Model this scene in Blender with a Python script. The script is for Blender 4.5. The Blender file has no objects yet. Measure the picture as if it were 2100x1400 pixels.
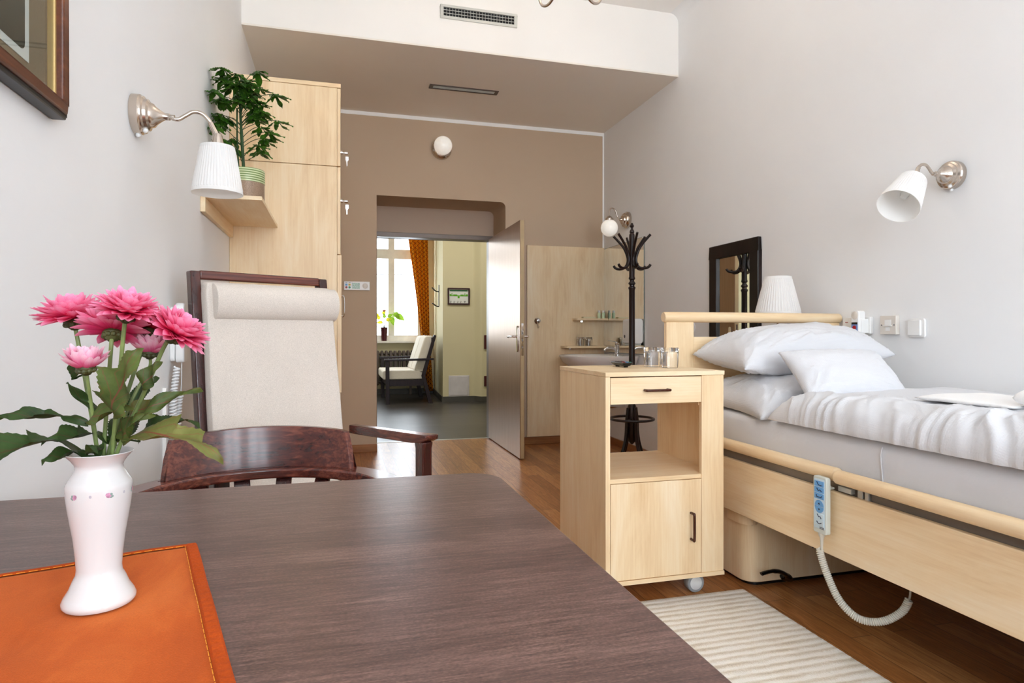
import bpy, bmesh, math, random
from mathutils import Vector, Matrix, noise, Quaternion
PI = math.pi
rnd = random.Random(7)
scene = bpy.context.scene
COL = scene.collection
V = Vector

# ------------------------------------------------------------------ materials
def lin(c):
    def f(x):
        x /= 255.0
        return x / 12.92 if x <= .04045 else ((x + .055) / 1.055) ** 2.4
    return (f(c[0]), f(c[1]), f(c[2]), 1.0)

class NT:
    def __init__(s, name):
        s.m = bpy.data.materials.new(name); s.m.use_nodes = True
        s.t = s.m.node_tree; s.n = s.t.nodes; s.l = s.t.links
        s.b = s.n['Principled BSDF']
        s.out = s.n['Material Output']
    def node(s, kind, **kw):
        nd = s.n.new(kind)
        for k, v in kw.items():
            if k.startswith('i_'):
                nd.inputs[k[2:].replace('_', ' ')].default_value = v
            else:
                setattr(nd, k, v)
        return nd
    def link(s, a, b): s.l.new(a, b)
    def coords(s, scale=(1, 1, 1), kind='Object', rot=(0, 0, 0)):
        tc = s.node('ShaderNodeTexCoord'); mp = s.node('ShaderNodeMapping')
        mp.inputs['Scale'].default_value = scale; mp.inputs['Rotation'].default_value = rot
        s.link(tc.outputs[kind], mp.inputs['Vector'])
        return mp.outputs['Vector']
    def noise(s, vec, scale, detail=4, rough=.55, dist=0):
        nd = s.node('ShaderNodeTexNoise')
        nd.inputs['Scale'].default_value = scale; nd.inputs['Detail'].default_value = detail
        nd.inputs['Roughness'].default_value = rough; nd.inputs['Distortion'].default_value = dist
        s.link(vec, nd.inputs['Vector'])
        return nd.outputs['Fac']
    def ramp(s, fac, stops):
        r = s.node('ShaderNodeValToRGB')
        e = r.color_ramp.elements
        while len(e) > 1: e.remove(e[-1])
        e[0].position = stops[0][0]; e[0].color = lin(stops[0][1])
        for p, c in stops[1:]:
            x = e.new(p); x.color = lin(c)
        s.link(fac, r.inputs['Fac'])
        return r.outputs['Color']
    def mix(s, a, b, fac, mode='MIX'):
        m = s.node('ShaderNodeMix', data_type='RGBA', blend_type=mode)
        for sock, v in ((m.inputs[0], fac), (m.inputs[6], a), (m.inputs[7], b)):
            if hasattr(v, 'is_output'): s.link(v, sock)
            else: sock.default_value = v
        return m.outputs[2]
    def math(s, op, a, b=None):
        m = s.node('ShaderNodeMath', operation=op)
        for i, v in enumerate((a, b)):
            if v is None: continue
            if hasattr(v, 'is_output'): s.link(v, m.inputs[i])
            else: m.inputs[i].default_value = v
        return m.outputs[0]
    def bump(s, h, strength=.2, dist=.001):
        b = s.node('ShaderNodeBump')
        b.inputs['Strength'].default_value = strength; b.inputs['Distance'].default_value = dist
        s.link(h, b.inputs['Height']); s.link(b.outputs['Normal'], s.b.inputs['Normal'])
    def base(s, v):
        if hasattr(v, 'is_output'): s.link(v, s.b.inputs['Base Color'])
        else: s.b.inputs['Base Color'].default_value = v
    def set(s, rough=.5, metal=0, spec=.5, **k):
        s.b.inputs['Roughness'].default_value = rough; s.b.inputs['Metallic'].default_value = metal
        s.b.inputs['Specular IOR Level'].default_value = spec
        for a, v in k.items(): s.b.inputs[a.replace('_', ' ')].default_value = v
        return s

def plain(name, c, rough=.5, metal=0, spec=.5, var=.04, vs=6, **k):
    t = NT(name); t.set(rough, metal, spec, **k)
    n = t.noise(t.coords(), vs, 3)
    d = [max(0, x * (1 - var)) for x in c]; u = [min(255, x * (1 + var)) for x in c]
    t.base(t.ramp(n, [(.3, d), (.7, u)]))
    return t.m

def paint(name, c, bump=.12):
    t = NT(name); t.set(.85, 0, .25)
    vec = t.coords()
    n = t.noise(vec, 1.4, 3)
    d = [x * .985 for x in c]
    t.base(t.ramp(n, [(.3, d), (.7, c)]))
    h1 = t.noise(t.coords((60, 60, 900)), 1, 2); h2 = t.noise(t.coords((700, 700, 60)), 1, 2)
    t.bump(t.math('ADD', h1, h2), bump, .0006)
    return t.m

def wood(name, cols, axis='z', rough=.4, spec=.5, fine=160, coarse=7, bump=.05, coat=0.0, lo=.36):
    """grain along the given object axis"""
    t = NT(name); t.set(rough, 0, spec)
    if coat: t.b.inputs['Coat Weight'].default_value = coat; t.b.inputs['Coat Roughness'].default_value = .12
    i = 'xyz'.index(axis)
    def sc(al, ac):
        v = [ac] * 3; v[i] = al; return tuple(v)
    n1 = t.noise(t.coords(sc(1.2, coarse)), 1.6, 5, .6, .8)
    n2 = t.noise(t.coords(sc(5, fine)), 1, 3, .6)
    n3 = t.noise(t.coords(sc(.35, 5.5)), 1.3, 1)
    f = t.math('ADD', t.math('MULTIPLY', n1, .5), t.math('ADD', t.math('MULTIPLY', n2, .25), t.math('MULTIPLY', n3, .25)))
    t.base(t.ramp(f, [(lo, cols[0]), (.5, cols[1]), (1 - lo, cols[2])]))
    t.bump(n2, bump, .0006)
    return t.m

MAPLE = [(220, 184, 138), (238, 211, 170), (248, 230, 200)]
M = {}
M['maple_z'] = wood('maple_upright', MAPLE, 'z', .38, .4, lo=.30)
M['maple_x'] = wood('maple_across', MAPLE, 'x', .38, .4, lo=.30)
M['maple_y'] = wood('maple_lengthwise', MAPLE, 'y', .38, .4, lo=.30)
M['oak_trim'] = wood('oak_skirting', [(120, 72, 38), (150, 98, 56), (172, 118, 72)], 'x', .4)
M['oak_trim_y'] = wood('oak_skirting_side', [(120, 72, 38), (150, 98, 56), (172, 118, 72)], 'y', .4)
M['mahog_x'] = wood('mahogany_stained_across', [(40, 14, 12), (84, 36, 28), (132, 70, 53)], 'x', .27, .5, 160, 42, .05, .4)
M['mahog_y'] = wood('mahogany_stained_length', [(40, 14, 12), (84, 36, 28), (132, 70, 53)], 'y', .27, .5, 160, 42, .05, .4)
M['mahog_z'] = wood('mahogany_stained_upright', [(34, 13, 12), (60, 25, 21), (92, 44, 36)], 'z', .27, .5, 110, 10, .05, .4)
M['dark_z'] = wood('dark_bentwood', [(16, 7, 6), (28, 12, 10), (46, 20, 16)], 'z', .33, .4, 80, 8, .03, .1)
def wenge():
    t = NT('wenge_laminate'); t.set(.34, 0, .6)
    n1 = t.noise(t.coords((9, 130, 130)), 1.5, 5, .65, .6); n2 = t.noise(t.coords((70, 900, 900)), 1, 3, .6); n3 = t.noise(t.coords((.6, 9, 9)), 1.3, 2)
    n4 = t.noise(t.coords((260, 500, 500)), 1, 2)
    f = t.math('ADD', t.math('MULTIPLY', n1, .36), t.math('ADD', t.math('MULTIPLY', n2, .24), t.math('ADD', t.math('MULTIPLY', n3, .18), t.math('MULTIPLY', n4, .22))))
    t.base(t.ramp(f, [(.38, (52, 33, 30)), (.5, (92, 65, 58)), (.62, (136, 105, 95))]))
    t.bump(n2, .1, .0006)
    return t.m
M['wenge'] = wenge()
M['frame_dark'] = wood('mirror_frame_wood', [(14, 9, 9), (24, 15, 14), (38, 22, 20)], 'z', .3)
M['plum_wood'] = wood('hall_settee_wood', [(26, 17, 22), (36, 25, 31), (48, 35, 40)], 'z', .45, .3)
M['wall'] = paint('linen_white_wall', (239, 239, 239))
M['wall_warm'] = paint('linen_cream_wall', (246, 243, 238))
M['taupe'] = paint('taupe_wall', (200, 177, 152), .06)
M['taupe_pale'] = paint('pale_taupe_wall', (198, 176, 156), .06)
M['ceil'] = paint('ceiling_white', (245, 242, 238), .03)
M['soffit'] = paint('soffit_paint', (240, 233, 223), .04)
M['cream'] = paint('hall_cream_wall', (214, 205, 172), .04)
M['white_trim'] = plain('white_trim', (238, 235, 230), .5)
M['paper_trim'] = plain('white_band_paint', (252, 250, 247), .6, var=.005)
M['white_plastic'] = plain('white_plastic', (236, 235, 233), .3, var=.01)
M['beige_plastic'] = plain('beige_plastic', (222, 214, 204), .35, var=.01)
M['grey_plastic'] = plain('pale_grey_plastic', (206, 212, 205), .35, var=.02)
M['cord_grey'] = plain('cord_grey', (208, 204, 192), .4, var=.02)
M['cord_white'] = plain('cord_white', (240, 240, 240), .4, var=.01)
M['black'] = plain('black_plastic', (14, 14, 15), .35, var=.1)
M['black_gloss'] = plain('black_gloss', (10, 10, 11), .12, var=.1)
M['dark_recess'] = plain('dark_recess', (18, 20, 20), .7)
M['steel'] = plain('bed_steel_grey', (128, 120, 112), .42, .35)
M['nickel'] = plain('brushed_nickel', (202, 190, 178), .2, 1.0, var=.03)
M['chrome'] = plain('chrome', (232, 232, 232), .07, 1.0, var=.01)
M['silver'] = plain('silver_grey', (196, 196, 190), .35, .5)
M['alu'] = plain('aluminium_grille', (208, 208, 200), .4, .1)
M['bronze'] = plain('brown_lacquer_handle', (74, 36, 22), .22, .2, coat=0) if False else plain('brown_lacquer_handle', (74, 36, 22), .22, .2)
M['porcelain'] = plain('porcelain', (212, 209, 207), .1, 0, .6, var=.005)
M['basin'] = plain('basin_ceramic', (246, 242, 238), .12, 0, .6, var=.01)
M['opal'] = plain('opal_glass', (250, 247, 240), .12, 0, .5, var=.01)
M['opal'].node_tree.nodes['Principled BSDF'].inputs['Emission Color'].default_value = (1, .95, .86, 1); M['opal'].node_tree.nodes['Principled BSDF'].inputs['Emission Strength'].default_value = .14  # faint added glow, keeps the unlit globes and shades from going grey
M['mirror'] = plain('mirror_silver', (240, 240, 236), .015, 1.0, var=0)
M['mirror_edge'] = plain('mirror_edge', (84, 96, 88), .2)
M['blue_btn'] = plain('blue_button', (104, 168, 222), .4)
M['pale_btn'] = plain('pale_button', (206, 226, 236), .4)
M['navy'] = plain('navy_print', (24, 34, 74), .5)
M['blue_pad'] = plain('blue_keypad', (112, 142, 196), .4)
M['red_btn'] = plain('red_button', (168, 18, 28), .35)
M['yellow_btn'] = plain('yellow_button', (226, 196, 60), .4)
M['green_btn'] = plain('green_button', (60, 158, 120), .4)
M['lcd'] = plain('display_grey_green', (168, 196, 178), .3, vs=140, var=.16)
M['print_grey'] = plain('printed_grey', (92, 92, 96), .6)
M['gold'] = plain('gilt_slip', (206, 174, 112), .4, .3)
M['maroon'] = plain('maroon_gloss', (74, 16, 26), .25)
M['radiator'] = plain('radiator_brown', (84, 70, 62), .4)
M['hatch'] = plain('hatch_white', (206, 202, 208), .45)
M['green_print'] = plain('green_print', (98, 170, 40), .6)
M['dark_green_print'] = plain('dark_green_print', (26, 92, 56), .6)
M['paper'] = plain('paper_white', (226, 228, 226), .6, var=.01)
M['soil'] = plain('potting_soil', (52, 38, 28), .9, vs=60, var=.4)
M['soap'] = plain('green_soap', (206, 224, 188), .3)
M['card'] = plain('cream_card', (226, 214, 176), .6)
M['bulb'] = plain('bulb_glass', (224, 224, 220), .08, 0, .6)
M['green_stem'] = plain('flower_stem_green', (108, 124, 70), .5, vs=30, var=.2)
M['plant_stem'] = plain('plant_stem_green', (34, 66, 22), .5, vs=30, var=.2)
M['calyx'] = plain('flower_calyx_green', (62, 64, 30), .6, vs=60, var=.3)
M['hall_skirt'] = plain('hall_skirting_grey', (74, 72, 68), .4)
M['wheel_tyre'] = plain('wheel_tyre_grey', (150, 156, 160), .45)
M['wheel_hub'] = plain('wheel_hub_white', (226, 230, 232), .35)

def fabric(name, c, scale=900, bump=.35, rough=.9, var=.05, sheen=.2, vs=8):
    t = NT(name); t.set(rough, 0, .2)
    t.b.inputs['Sheen Weight'].default_value = sheen
    n = t.noise(t.coords(), vs, 4)
    w = t.noise(t.coords(), scale, 2)
    d = [x * (1 - var) for x in c]; u = [min(255, x * (1 + var)) for x in c]
    a = t.ramp(n, [(.3, d), (.7, u)])
    b = t.ramp(w, [(.3, (205, 203, 200)), (.7, (255, 255, 255))])
    t.base(t.mix(a, b, .6, 'MULTIPLY'))
    t.bump(w, bump, .001)
    return t.m
M['linen'] = fabric('oatmeal_linen', (232, 222, 212), 420, .5, var=.012)
M['hall_seat'] = fabric('hall_seat_cream', (232, 224, 212), 500, .2, var=.01)
M['velvet'] = None
def velvet():
    t = NT('orange_velvet'); t.set(.85, 0, .15)
    t.b.inputs['Sheen Weight'].default_value = .5; t.b.inputs['Sheen Tint'].default_value = lin((240, 150, 90))
    n = t.noise(t.coords((6, 2.2, 4), rot=(0, 0, .5)), 1.6, 4, .6, .6)
    f = t.noise(t.coords(), 700, 2)
    a = t.ramp(n, [(.3, (166, 62, 10)), (.5, (186, 77, 18)), (.66, (204, 98, 36))])
    b = t.ramp(f, [(.3, (222, 222, 222)), (.7, (255, 255, 255))])
    t.base(t.mix(a, b, .8, 'MULTIPLY')); t.bump(f, .4, .001)
    return t.m
M['velvet'] = velvet()
M['hem'] = fabric('orange_velvet_hem', (188, 76, 16), 500, .6, sheen=0)
M['thread'] = plain('yellow_thread', (232, 150, 32), .7)
def cotton(name, waffle, c=(216, 216, 219)):
    t = NT(name); t.set(.88, 0, .2)
    t.b.inputs['Sheen Weight'].default_value = .15
    t.base(lin(c))
    if waffle:
        vec = t.coords(rot=(0, 0, .0))
        sx = t.node('ShaderNodeSeparateXYZ'); t.link(vec, sx.inputs[0])
        k = 2 * PI / waffle
        def s(o): return t.math('ABSOLUTE', t.math('SINE', t.math('MULTIPLY', o, k / 2)))
        a = t.math('MINIMUM', s(t.math('ADD', sx.outputs[0], t.math('MULTIPLY', sx.outputs[2], .8))), s(sx.outputs[1]))
        t.bump(a, .3, .0016)
    else:
        n = t.noise(t.coords((3, 3, 3)), 3, 4, .5, 0)
        t.bump(n, .3, .02)
    return t.m
M['cotton'] = cotton('white_cotton_sheet', 0)
M['waffle'] = cotton('white_waffle_cotton', .0075)
def terry():
    t = NT('white_terry'); t.set(.95, 0, .1); t.base(lin((250, 249, 248)))
    n = t.noise(t.coords(), 320, 3); t.bump(n, .6, .002); return t.m
M['terry'] = terry()
def shade_mat():
    t = NT('pleated_shade'); t.set(.9, 0, .1); t.base(lin((250, 249, 248)))
    tr = t.node('ShaderNodeBsdfTranslucent'); tr.inputs[0].default_value = lin((250, 248, 244))
    mx = t.node('ShaderNodeMixShader'); mx.inputs[0].default_value = .38
    t.link(t.b.outputs[0], mx.inputs[1]); t.link(tr.outputs[0], mx.inputs[2]); t.link(mx.outputs[0], t.out.inputs[0])
    return t.m
M['shade'] = shade_mat()
def pane_mat(name, tint=(1, 1, 1, 1)):
    t = NT(name)
    tr = t.node('ShaderNodeBsdfTransparent'); tr.inputs[0].default_value = tint
    gl = t.node('ShaderNodeBsdfGlossy'); gl.inputs['Roughness'].default_value = .02
    fr = t.node('ShaderNodeLayerWeight'); fr.inputs[0].default_value = .5
    mx = t.node('ShaderNodeMixShader')
    t.link(t.math('ADD', t.math('MULTIPLY', t.math('POWER', fr.outputs['Facing'], 4), .6), .03), mx.inputs[0]); t.link(tr.outputs[0], mx.inputs[1]); t.link(gl.outputs[0], mx.inputs[2]); t.link(mx.outputs[0], t.out.inputs[0])
    return t.m
M['pane'] = pane_mat('window_glass')
M['picture_glass'] = pane_mat('picture_glass', (.95, .97, .96, 1))
def glass():
    t = NT('clear_glass'); t.set(.0, 0, .5); t.base((1, 1, 1, 1))
    t.b.inputs['Transmission Weight'].default_value = 1; t.b.inputs['IOR'].default_value = 1.45
    return t.m
M['glass'] = glass()
def soft_tube():
    return plain('soap_bottle_clear', (226, 236, 220), .15, 0, .5, Transmission_Weight=.7)
M['bottle'] = soft_tube()

def floor_mat(name, cols, plank, length, gap, rough, along='y'):
    t = NT(name); t.set(rough, 0, .45)
    rot = (0, 0, PI / 2) if along == 'y' else (0, 0, 0)
    vec = t.coords(rot=rot)
    br = t.node('ShaderNodeTexBrick'); br.offset = .37; br.offset_frequency = 2
    br.inputs['Color1'].default_value = (0, 0, 0, 1); br.inputs['Color2'].default_value = (1, 1, 1, 1); br.inputs['Mortar'].default_value = (.5, .5, .5, 1)
    br.inputs['Scale'].default_value = 1; br.inputs['Mortar Size'].default_value = gap; br.inputs['Brick Width'].default_value = length
    br.inputs['Row Height'].default_value = plank; br.inputs['Bias'].default_value = 0
    t.link(vec, br.inputs['Vector'])
    sc = (14, 1.3, 1) if along == 'y' else (1.3, 14, 1)
    g1 = t.noise(t.coords(sc), 3.2, 8, .68, 1.8)
    sc2 = (130, 5, 1) if along == 'y' else (5, 130, 1)
    g2 = t.noise(t.coords(sc2), 1.5, 3)
    f = t.math('ADD', t.math('MULTIPLY', g1, .62), t.math('ADD', t.math('MULTIPLY', g2, .2), t.math('MULTIPLY', br.outputs['Color'], .18)))
    c = t.ramp(f, [(.3, cols[0]), (.5, cols[1]), (.68, cols[2])])
    t.base(t.mix(c, lin([x * .7 for x in cols[0]]), br.outputs['Fac']))
    t.bump(g2, .05, .0006)
    return t.m
M['parquet'] = floor_mat('oak_parquet', [(112, 64, 30), (166, 107, 58), (202, 145, 90)], .09, .9, .0012, .3)
M['hall_floor'] = floor_mat('grey_vinyl_planks', [(44, 42, 42), (58, 55, 53), (76, 71, 68)], .18, 1.2, .001, .32, 'x')
def rug_mat():
    t = NT('woven_rug'); t.set(.95, 0, .1)
    vec = t.coords()
    sx = t.node('ShaderNodeSeparateXYZ'); t.link(vec, sx.inputs[0])
    w = t.noise(vec, 14, 2)
    y = t.math('ADD', sx.outputs[1], t.math('MULTIPLY', w, .014))
    s = t.math('SINE', t.math('MULTIPLY', y, 2 * PI / .036))
    f = t.noise(t.coords((1, 1, 1)), 260, 3)
    f2 = t.noise(t.coords((3, 12, 1)), 2, 3)
    s2 = t.math('ADD', t.math('MULTIPLY', s, .34), t.math('SUBTRACT', t.math('MULTIPLY', f, .9), .45))
    s3 = t.math('ADD', s2, t.math('MULTIPLY', t.math('SUBTRACT', f2, .5), 1.3))
    t.base(t.ramp(t.math('ADD', t.math('MULTIPLY', s3, .5), .5), [(.08, (192, 176, 152)), (.38, (230, 220, 203)), (.62, (247, 242, 233))]))
    t.bump(t.math('ADD', t.math('MULTIPLY', s, .4), f), .7, .005)
    return t.m
M['rug'] = rug_mat()
def curtain_mat():
    t = NT('orange_trellis_curtain'); t.set(.85, 0, .15)
    vec = t.coords()
    sx = t.node('ShaderNodeSeparateXYZ'); t.link(vec, sx.inputs[0])
    k = 2 * PI / .15
    u = t.math('SINE', t.math('MULTIPLY', t.math('ADD', sx.outputs[0], sx.outputs[2]), k / 1))
    v = t.math('SINE', t.math('MULTIPLY', t.math('SUBTRACT', sx.outputs[0], sx.outputs[2]), k / 1))
    m = t.math('MAXIMUM', t.math('ABSOLUTE', u), t.math('ABSOLUTE', v))
    m = t.math('GREATER_THAN', m, .97)
    c = t.mix(lin((224, 150, 30)), lin((150, 80, 24)), m)
    t.base(c)
    tr = t.node('ShaderNodeBsdfTranslucent'); t.link(c, tr.inputs[0])
    mx = t.node('ShaderNodeMixShader'); mx.inputs[0].default_value = .3
    t.link(t.b.outputs[0], mx.inputs[1]); t.link(tr.outputs[0], mx.inputs[2]); t.link(mx.outputs[0], t.out.inputs[0])
    return t.m
M['curtain'] = curtain_mat()
def leaf_mat(name, edge, mid, vein, rough=.45, back=None):
    t = NT(name); t.set(rough, 0, .22)
    uv = t.node('ShaderNodeUVMap'); sx = t.node('ShaderNodeSeparateXYZ'); t.link(uv.outputs[0], sx.inputs[0])
    a = t.math('ABSOLUTE', t.math('SUBTRACT', sx.outputs[1], .5))
    n = t.noise(t.coords(), 40, 4)
    body = t.ramp(n, [(.3, edge), (.7, mid)])
    sv = t.math('SINE', t.math('ADD', t.math('MULTIPLY', sx.outputs[0], 34), t.math('MULTIPLY', a, -26)))
    v2 = t.math('MULTIPLY', t.math('GREATER_THAN', sv, .93), .5)
    vm = t.math('MAXIMUM', t.math('LESS_THAN', a, .025), v2)
    c = t.mix(body, lin(vein), vm)
    t.base(c)
    t.bump(n, .3, .003)
    tr = t.node('ShaderNodeBsdfTranslucent'); t.link(c, tr.inputs[0])
    mx = t.node('ShaderNodeMixShader'); mx.inputs[0].default_value = .2
    t.link(t.b.outputs[0], mx.inputs[1]); t.link(tr.outputs[0], mx.inputs[2]); t.link(mx.outputs[0], t.out.inputs[0])
    return t.m
M['leaf'] = leaf_mat('flower_leaf_green', (56, 74, 34), (92, 106, 48), (112, 70, 50))
M['leaf_dark'] = leaf_mat('flower_leaf_dark', (34, 52, 26), (60, 84, 40), (74, 64, 40))
M['leaf_olive'] = leaf_mat('flower_leaf_olive', (92, 98, 44), (132, 132, 74), (136, 80, 60))
M['schefflera'] = leaf_mat('umbrella_plant_leaf', (30, 66, 14), (78, 128, 36), (60, 104, 30), .3)
M['anthurium'] = leaf_mat('anthurium_leaf', (96, 150, 30), (150, 190, 60), (190, 200, 60), .4)
M['yellow_leaf'] = leaf_mat('yellow_leaf', (206, 196, 30), (226, 216, 60), (236, 220, 80), .4)
def petal_mat(name, inner, mid, tip):
    t = NT(name); t.set(.6, 0, .25)
    uv = t.node('ShaderNodeUVMap'); sx = t.node('ShaderNodeSeparateXYZ'); t.link(uv.outputs[0], sx.inputs[0])
    st = t.noise(t.coords(kind='UV', scale=(1, 9, 1)), 3, 2)
    f = t.math('ADD', sx.outputs[0], t.math('MULTIPLY', t.math('SUBTRACT', st, .5), .5))
    c = t.ramp(f, [(.05, inner), (.5, mid), (.95, tip)])
    t.base(c)
    tr = t.node('ShaderNodeBsdfTranslucent'); t.link(c, tr.inputs[0])
    mx = t.node('ShaderNodeMixShader'); mx.inputs[0].default_value = .35
    t.link(t.b.outputs[0], mx.inputs[1]); t.link(tr.outputs[0], mx.inputs[2]); t.link(mx.outputs[0], t.out.inputs[0])
    return t.m
M['petal'] = petal_mat('chrysanthemum_petal', (212, 16, 66), (240, 74, 132), (252, 172, 204))
M['petal_pale'] = petal_mat('chrysanthemum_petal_pale', (236, 60, 124), (248, 140, 188), (255, 226, 236))
M['petal_deep'] = petal_mat('chrysanthemum_petal_deep', (206, 18, 56), (234, 50, 92), (246, 120, 150))
def pot_mat():
    t = NT('glazed_pot'); t.set(.35, 0, .5)
    sx = t.node('ShaderNodeSeparateXYZ'); t.link(t.coords(), sx.inputs[0])
    z = sx.outputs[2]
    s = t.math('SINE', t.math('MULTIPLY', z, 2 * PI / .011))
    g = t.ramp(t.math('ADD', t.math('MULTIPLY', s, .5), .5), [(.35, (112, 140, 76)), (.6, (206, 214, 172))])
    n = t.noise(t.coords(), 300, 3)
    br = t.ramp(n, [(.35, (136, 112, 92)), (.65, (172, 146, 124))])
    t.base(t.mix(br, g, t.math('GREATER_THAN', z, .108)))
    return t.m
M['pot'] = pot_mat()
def art_mat():
    t = NT('dark_print'); t.set(.3, 0, .4)
    n = t.noise(t.coords(), 9, 5)
    t.base(t.ramp(n, [(.35, (34, 40, 38)), (.6, (70, 70, 58))]))
    return t.m
M['art'] = art_mat()
M['mat_board'] = fabric('brown_mat_board', (136, 116, 88), 300, .1)
M['door_metal'] = None
def door_mat():
    t = NT('brushed_brown_door'); t.set(.3, .6, .5)
    n = t.noise(t.coords((40, 40, 1.0)), 3, 4)
    t.base(t.ramp(n, [(.3, (158, 130, 104)), (.7, (178, 150, 124))]))
    t.bump(n, .05, .002)
    return t.m
M['door_metal'] = door_mat()
M['door_frame'] = plain('door_frame_grey_brown', (112, 98, 88), .35, .2)
M['door_edge'] = plain('door_edge_beige', (182, 158, 118), .5)
def vase_deco():
    return plain('rose_print', (186, 132, 158), .3, vs=200, var=.2), plain('leaf_print', (128, 150, 140), .3), plain('dot_print', (176, 172, 180), .3)
M['rose'], M['rose_leaf'], M['rose_dot'] = vase_deco()

# ------------------------------------------------------------------ mesh builder
class MB:
    def __init__(s):
        s.bm = bmesh.new(); s.M = Matrix(); s.uv = s.bm.loops.layers.uv.new('UVMap')
    def v(s, p): return s.bm.verts.new(s.M @ V(p))
    def f(s, vs, uvs=None):
        try: fc = s.bm.faces.new(vs)
        except ValueError: return None
        if uvs:
            for lp, q in zip(fc.loops, uvs): lp[s.uv].uv = q
        return fc
    def box(s, x0, x1, y0, y1, z0, z1):
        p = [s.v((x, y, z)) for z in (z0, z1) for y in (y0, y1) for x in (x0, x1)]
        for q in ((0, 2, 3, 1), (4, 5, 7, 6), (0, 1, 5, 4), (2, 6, 7, 3), (0, 4, 6, 2), (1, 3, 7, 5)):
            s.f([p[i] for i in q])
        return s
    def prism(s, pts, axis, a, b):
        """polygon in the two other axes (cyclic order) extruded on axis from a to b"""
        def P(q, t):
            if axis == 'z': return (q[0], q[1], t)
            if axis == 'y': return (q[0], t, q[1])
            return (t, q[0], q[1])
        A = [s.v(P(q, a)) for q in pts]; B = [s.v(P(q, b)) for q in pts]
        n = len(pts)
        s.f(A[::-1]); s.f(B)
        for i in range(n): s.f([A[i], A[(i + 1) % n], B[(i + 1) % n], B[i]])
        return s
    def loft(s, rings, cap0=True, cap1=True, closed=True):
        R = [[s.v(p) for p in r] for r in rings]
        n = len(R[0])
        for a, b in zip(R, R[1:]):
            for i in range(n if closed else n - 1):
                s.f([a[i], a[(i + 1) % n], b[(i + 1) % n], b[i]])
        if cap0: s.f(R[0][::-1])
        if cap1: s.f(R[-1])
        return s
    def lathe(s, prof, n=32, c=(0, 0, 0), axis='z', cap0=True, cap1=True, wob=None):
        rings = []
        for k, (r, h) in enumerate(prof):
            ring = []
            for i in range(n):
                a = 2 * PI * i / n
                rr = max(r, 1e-5) * (wob(a, k) if wob else 1)
                x, y = rr * math.cos(a), rr * math.sin(a)
                if axis == 'z': p = (x, y, h)
                elif axis == 'x': p = (h, x, y)
                else: p = (y, h, x)
                ring.append((p[0] + c[0], p[1] + c[1], p[2] + c[2]))
            rings.append(ring)
        return s.loft(rings, cap0, cap1)
    def tube(s, path, r, n=8, cap=True, flat=None):
        path = [V(p) for p in path]
        m = len(path)
        rr = r if isinstance(r, (list, tuple)) else [r] * m
        t = (path[1] - path[0]).normalized()
        up = V((0, 0, 1)) if abs(t.z) < .9 else V((1, 0, 0))
        u = t.cross(up).normalized()
        rings = []
        for i in range(m):
            t2 = (path[min(i + 1, m - 1)] - path[max(i - 1, 0)]).normalized()
            q = t.rotation_difference(t2); u = (q @ u); u = (u - t2 * u.dot(t2)).normalized(); t = t2
            w = t.cross(u)
            fl = flat or 1
            rings.append([path[i] + (u * math.cos(2 * PI * k / n) + w * math.sin(2 * PI * k / n) * fl) * rr[i] for k in range(n)])
        return s.loft(rings, cap, cap)
    def sphere(s, c, r, n=24, sz=1):
        m = n // 2
        return s.lathe([(r * math.sin(PI * k / m), c[2] - r * sz * math.cos(PI * k / m)) for k in range(m + 1)], n, (c[0], c[1], 0))
    def build(s, name, mat, parent=None, w=False, bevel=0, seg=2, smooth=40, loc=None, sub=0):
        """w: the coordinates are world ones, parent (or loc) gives the origin"""
        off = V((0, 0, 0))
        if w:
            if parent is not None:
                p = parent
                while p is not None: off += p.location; p = p.parent
            elif loc is not None: off = V(loc)
        if off.length > 0:
            for vt in s.bm.verts: vt.co -= off
        bmesh.ops.remove_doubles(s.bm, verts=s.bm.verts, dist=1e-6)
        bmesh.ops.recalc_face_normals(s.bm, faces=s.bm.faces)
        me = bpy.data.meshes.new(name); s.bm.to_mesh(me); s.bm.free()
        me.materials.append(mat)
        if smooth:
            me.polygons.foreach_set('use_smooth', [True] * len(me.polygons))
            me.set_sharp_from_angle(angle=math.radians(smooth))
        o = bpy.data.objects.new(name, me); COL.objects.link(o)
        if parent is not None: o.parent = parent
        elif loc is not None: o.location = loc
        if bevel:
            b = o.modifiers.new('bevel', 'BEVEL'); b.width = bevel; b.segments = seg; b.limit_method = 'ANGLE'; b.angle_limit = math.radians(40)
        if sub:
            d = o.modifiers.new('sub', 'SUBSURF'); d.levels = sub; d.render_levels = sub
        return o

def tag(o, label=None, cat=None, group=None, kind=None):
    if label: o['label'] = label
    if cat: o['category'] = cat
    if group: o['group'] = group
    if kind: o['kind'] = kind
    return o
def thing(name, label, cat, loc=(0, 0, 0), rz=0, group=None):
    o = bpy.data.objects.new(name, None); COL.objects.link(o)
    o.location = loc; o.rotation_euler = (0, 0, rz); o.empty_display_size = .05
    return tag(o, label, cat, group)
def sthing(name, label, cat, loc=(0, 0, 0)):
    o = thing(name, label, cat, loc); o['kind'] = 'structure'; return o
def dup(root, loc=None, rz=None, label=None, group=None):
    r = root.copy(); COL.objects.link(r)
    if loc is not None: r.location = loc
    if rz is not None: r.rotation_euler = (0, 0, rz)
    if label: r['label'] = label
    if group: r['group'] = group
    for ch in list(root.children):
        c = ch.copy(); COL.objects.link(c); c.parent = r
        for g in ch.children:
            d = g.copy(); COL.objects.link(d); d.parent = c
    return r
def struct(name, mb, mat, label, cat, loc=(0, 0, 0), bevel=0):
    o = mb.build(name, mat, None, True, bevel, 2, 40, loc)
    return tag(o, label, cat, kind='structure')
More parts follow.
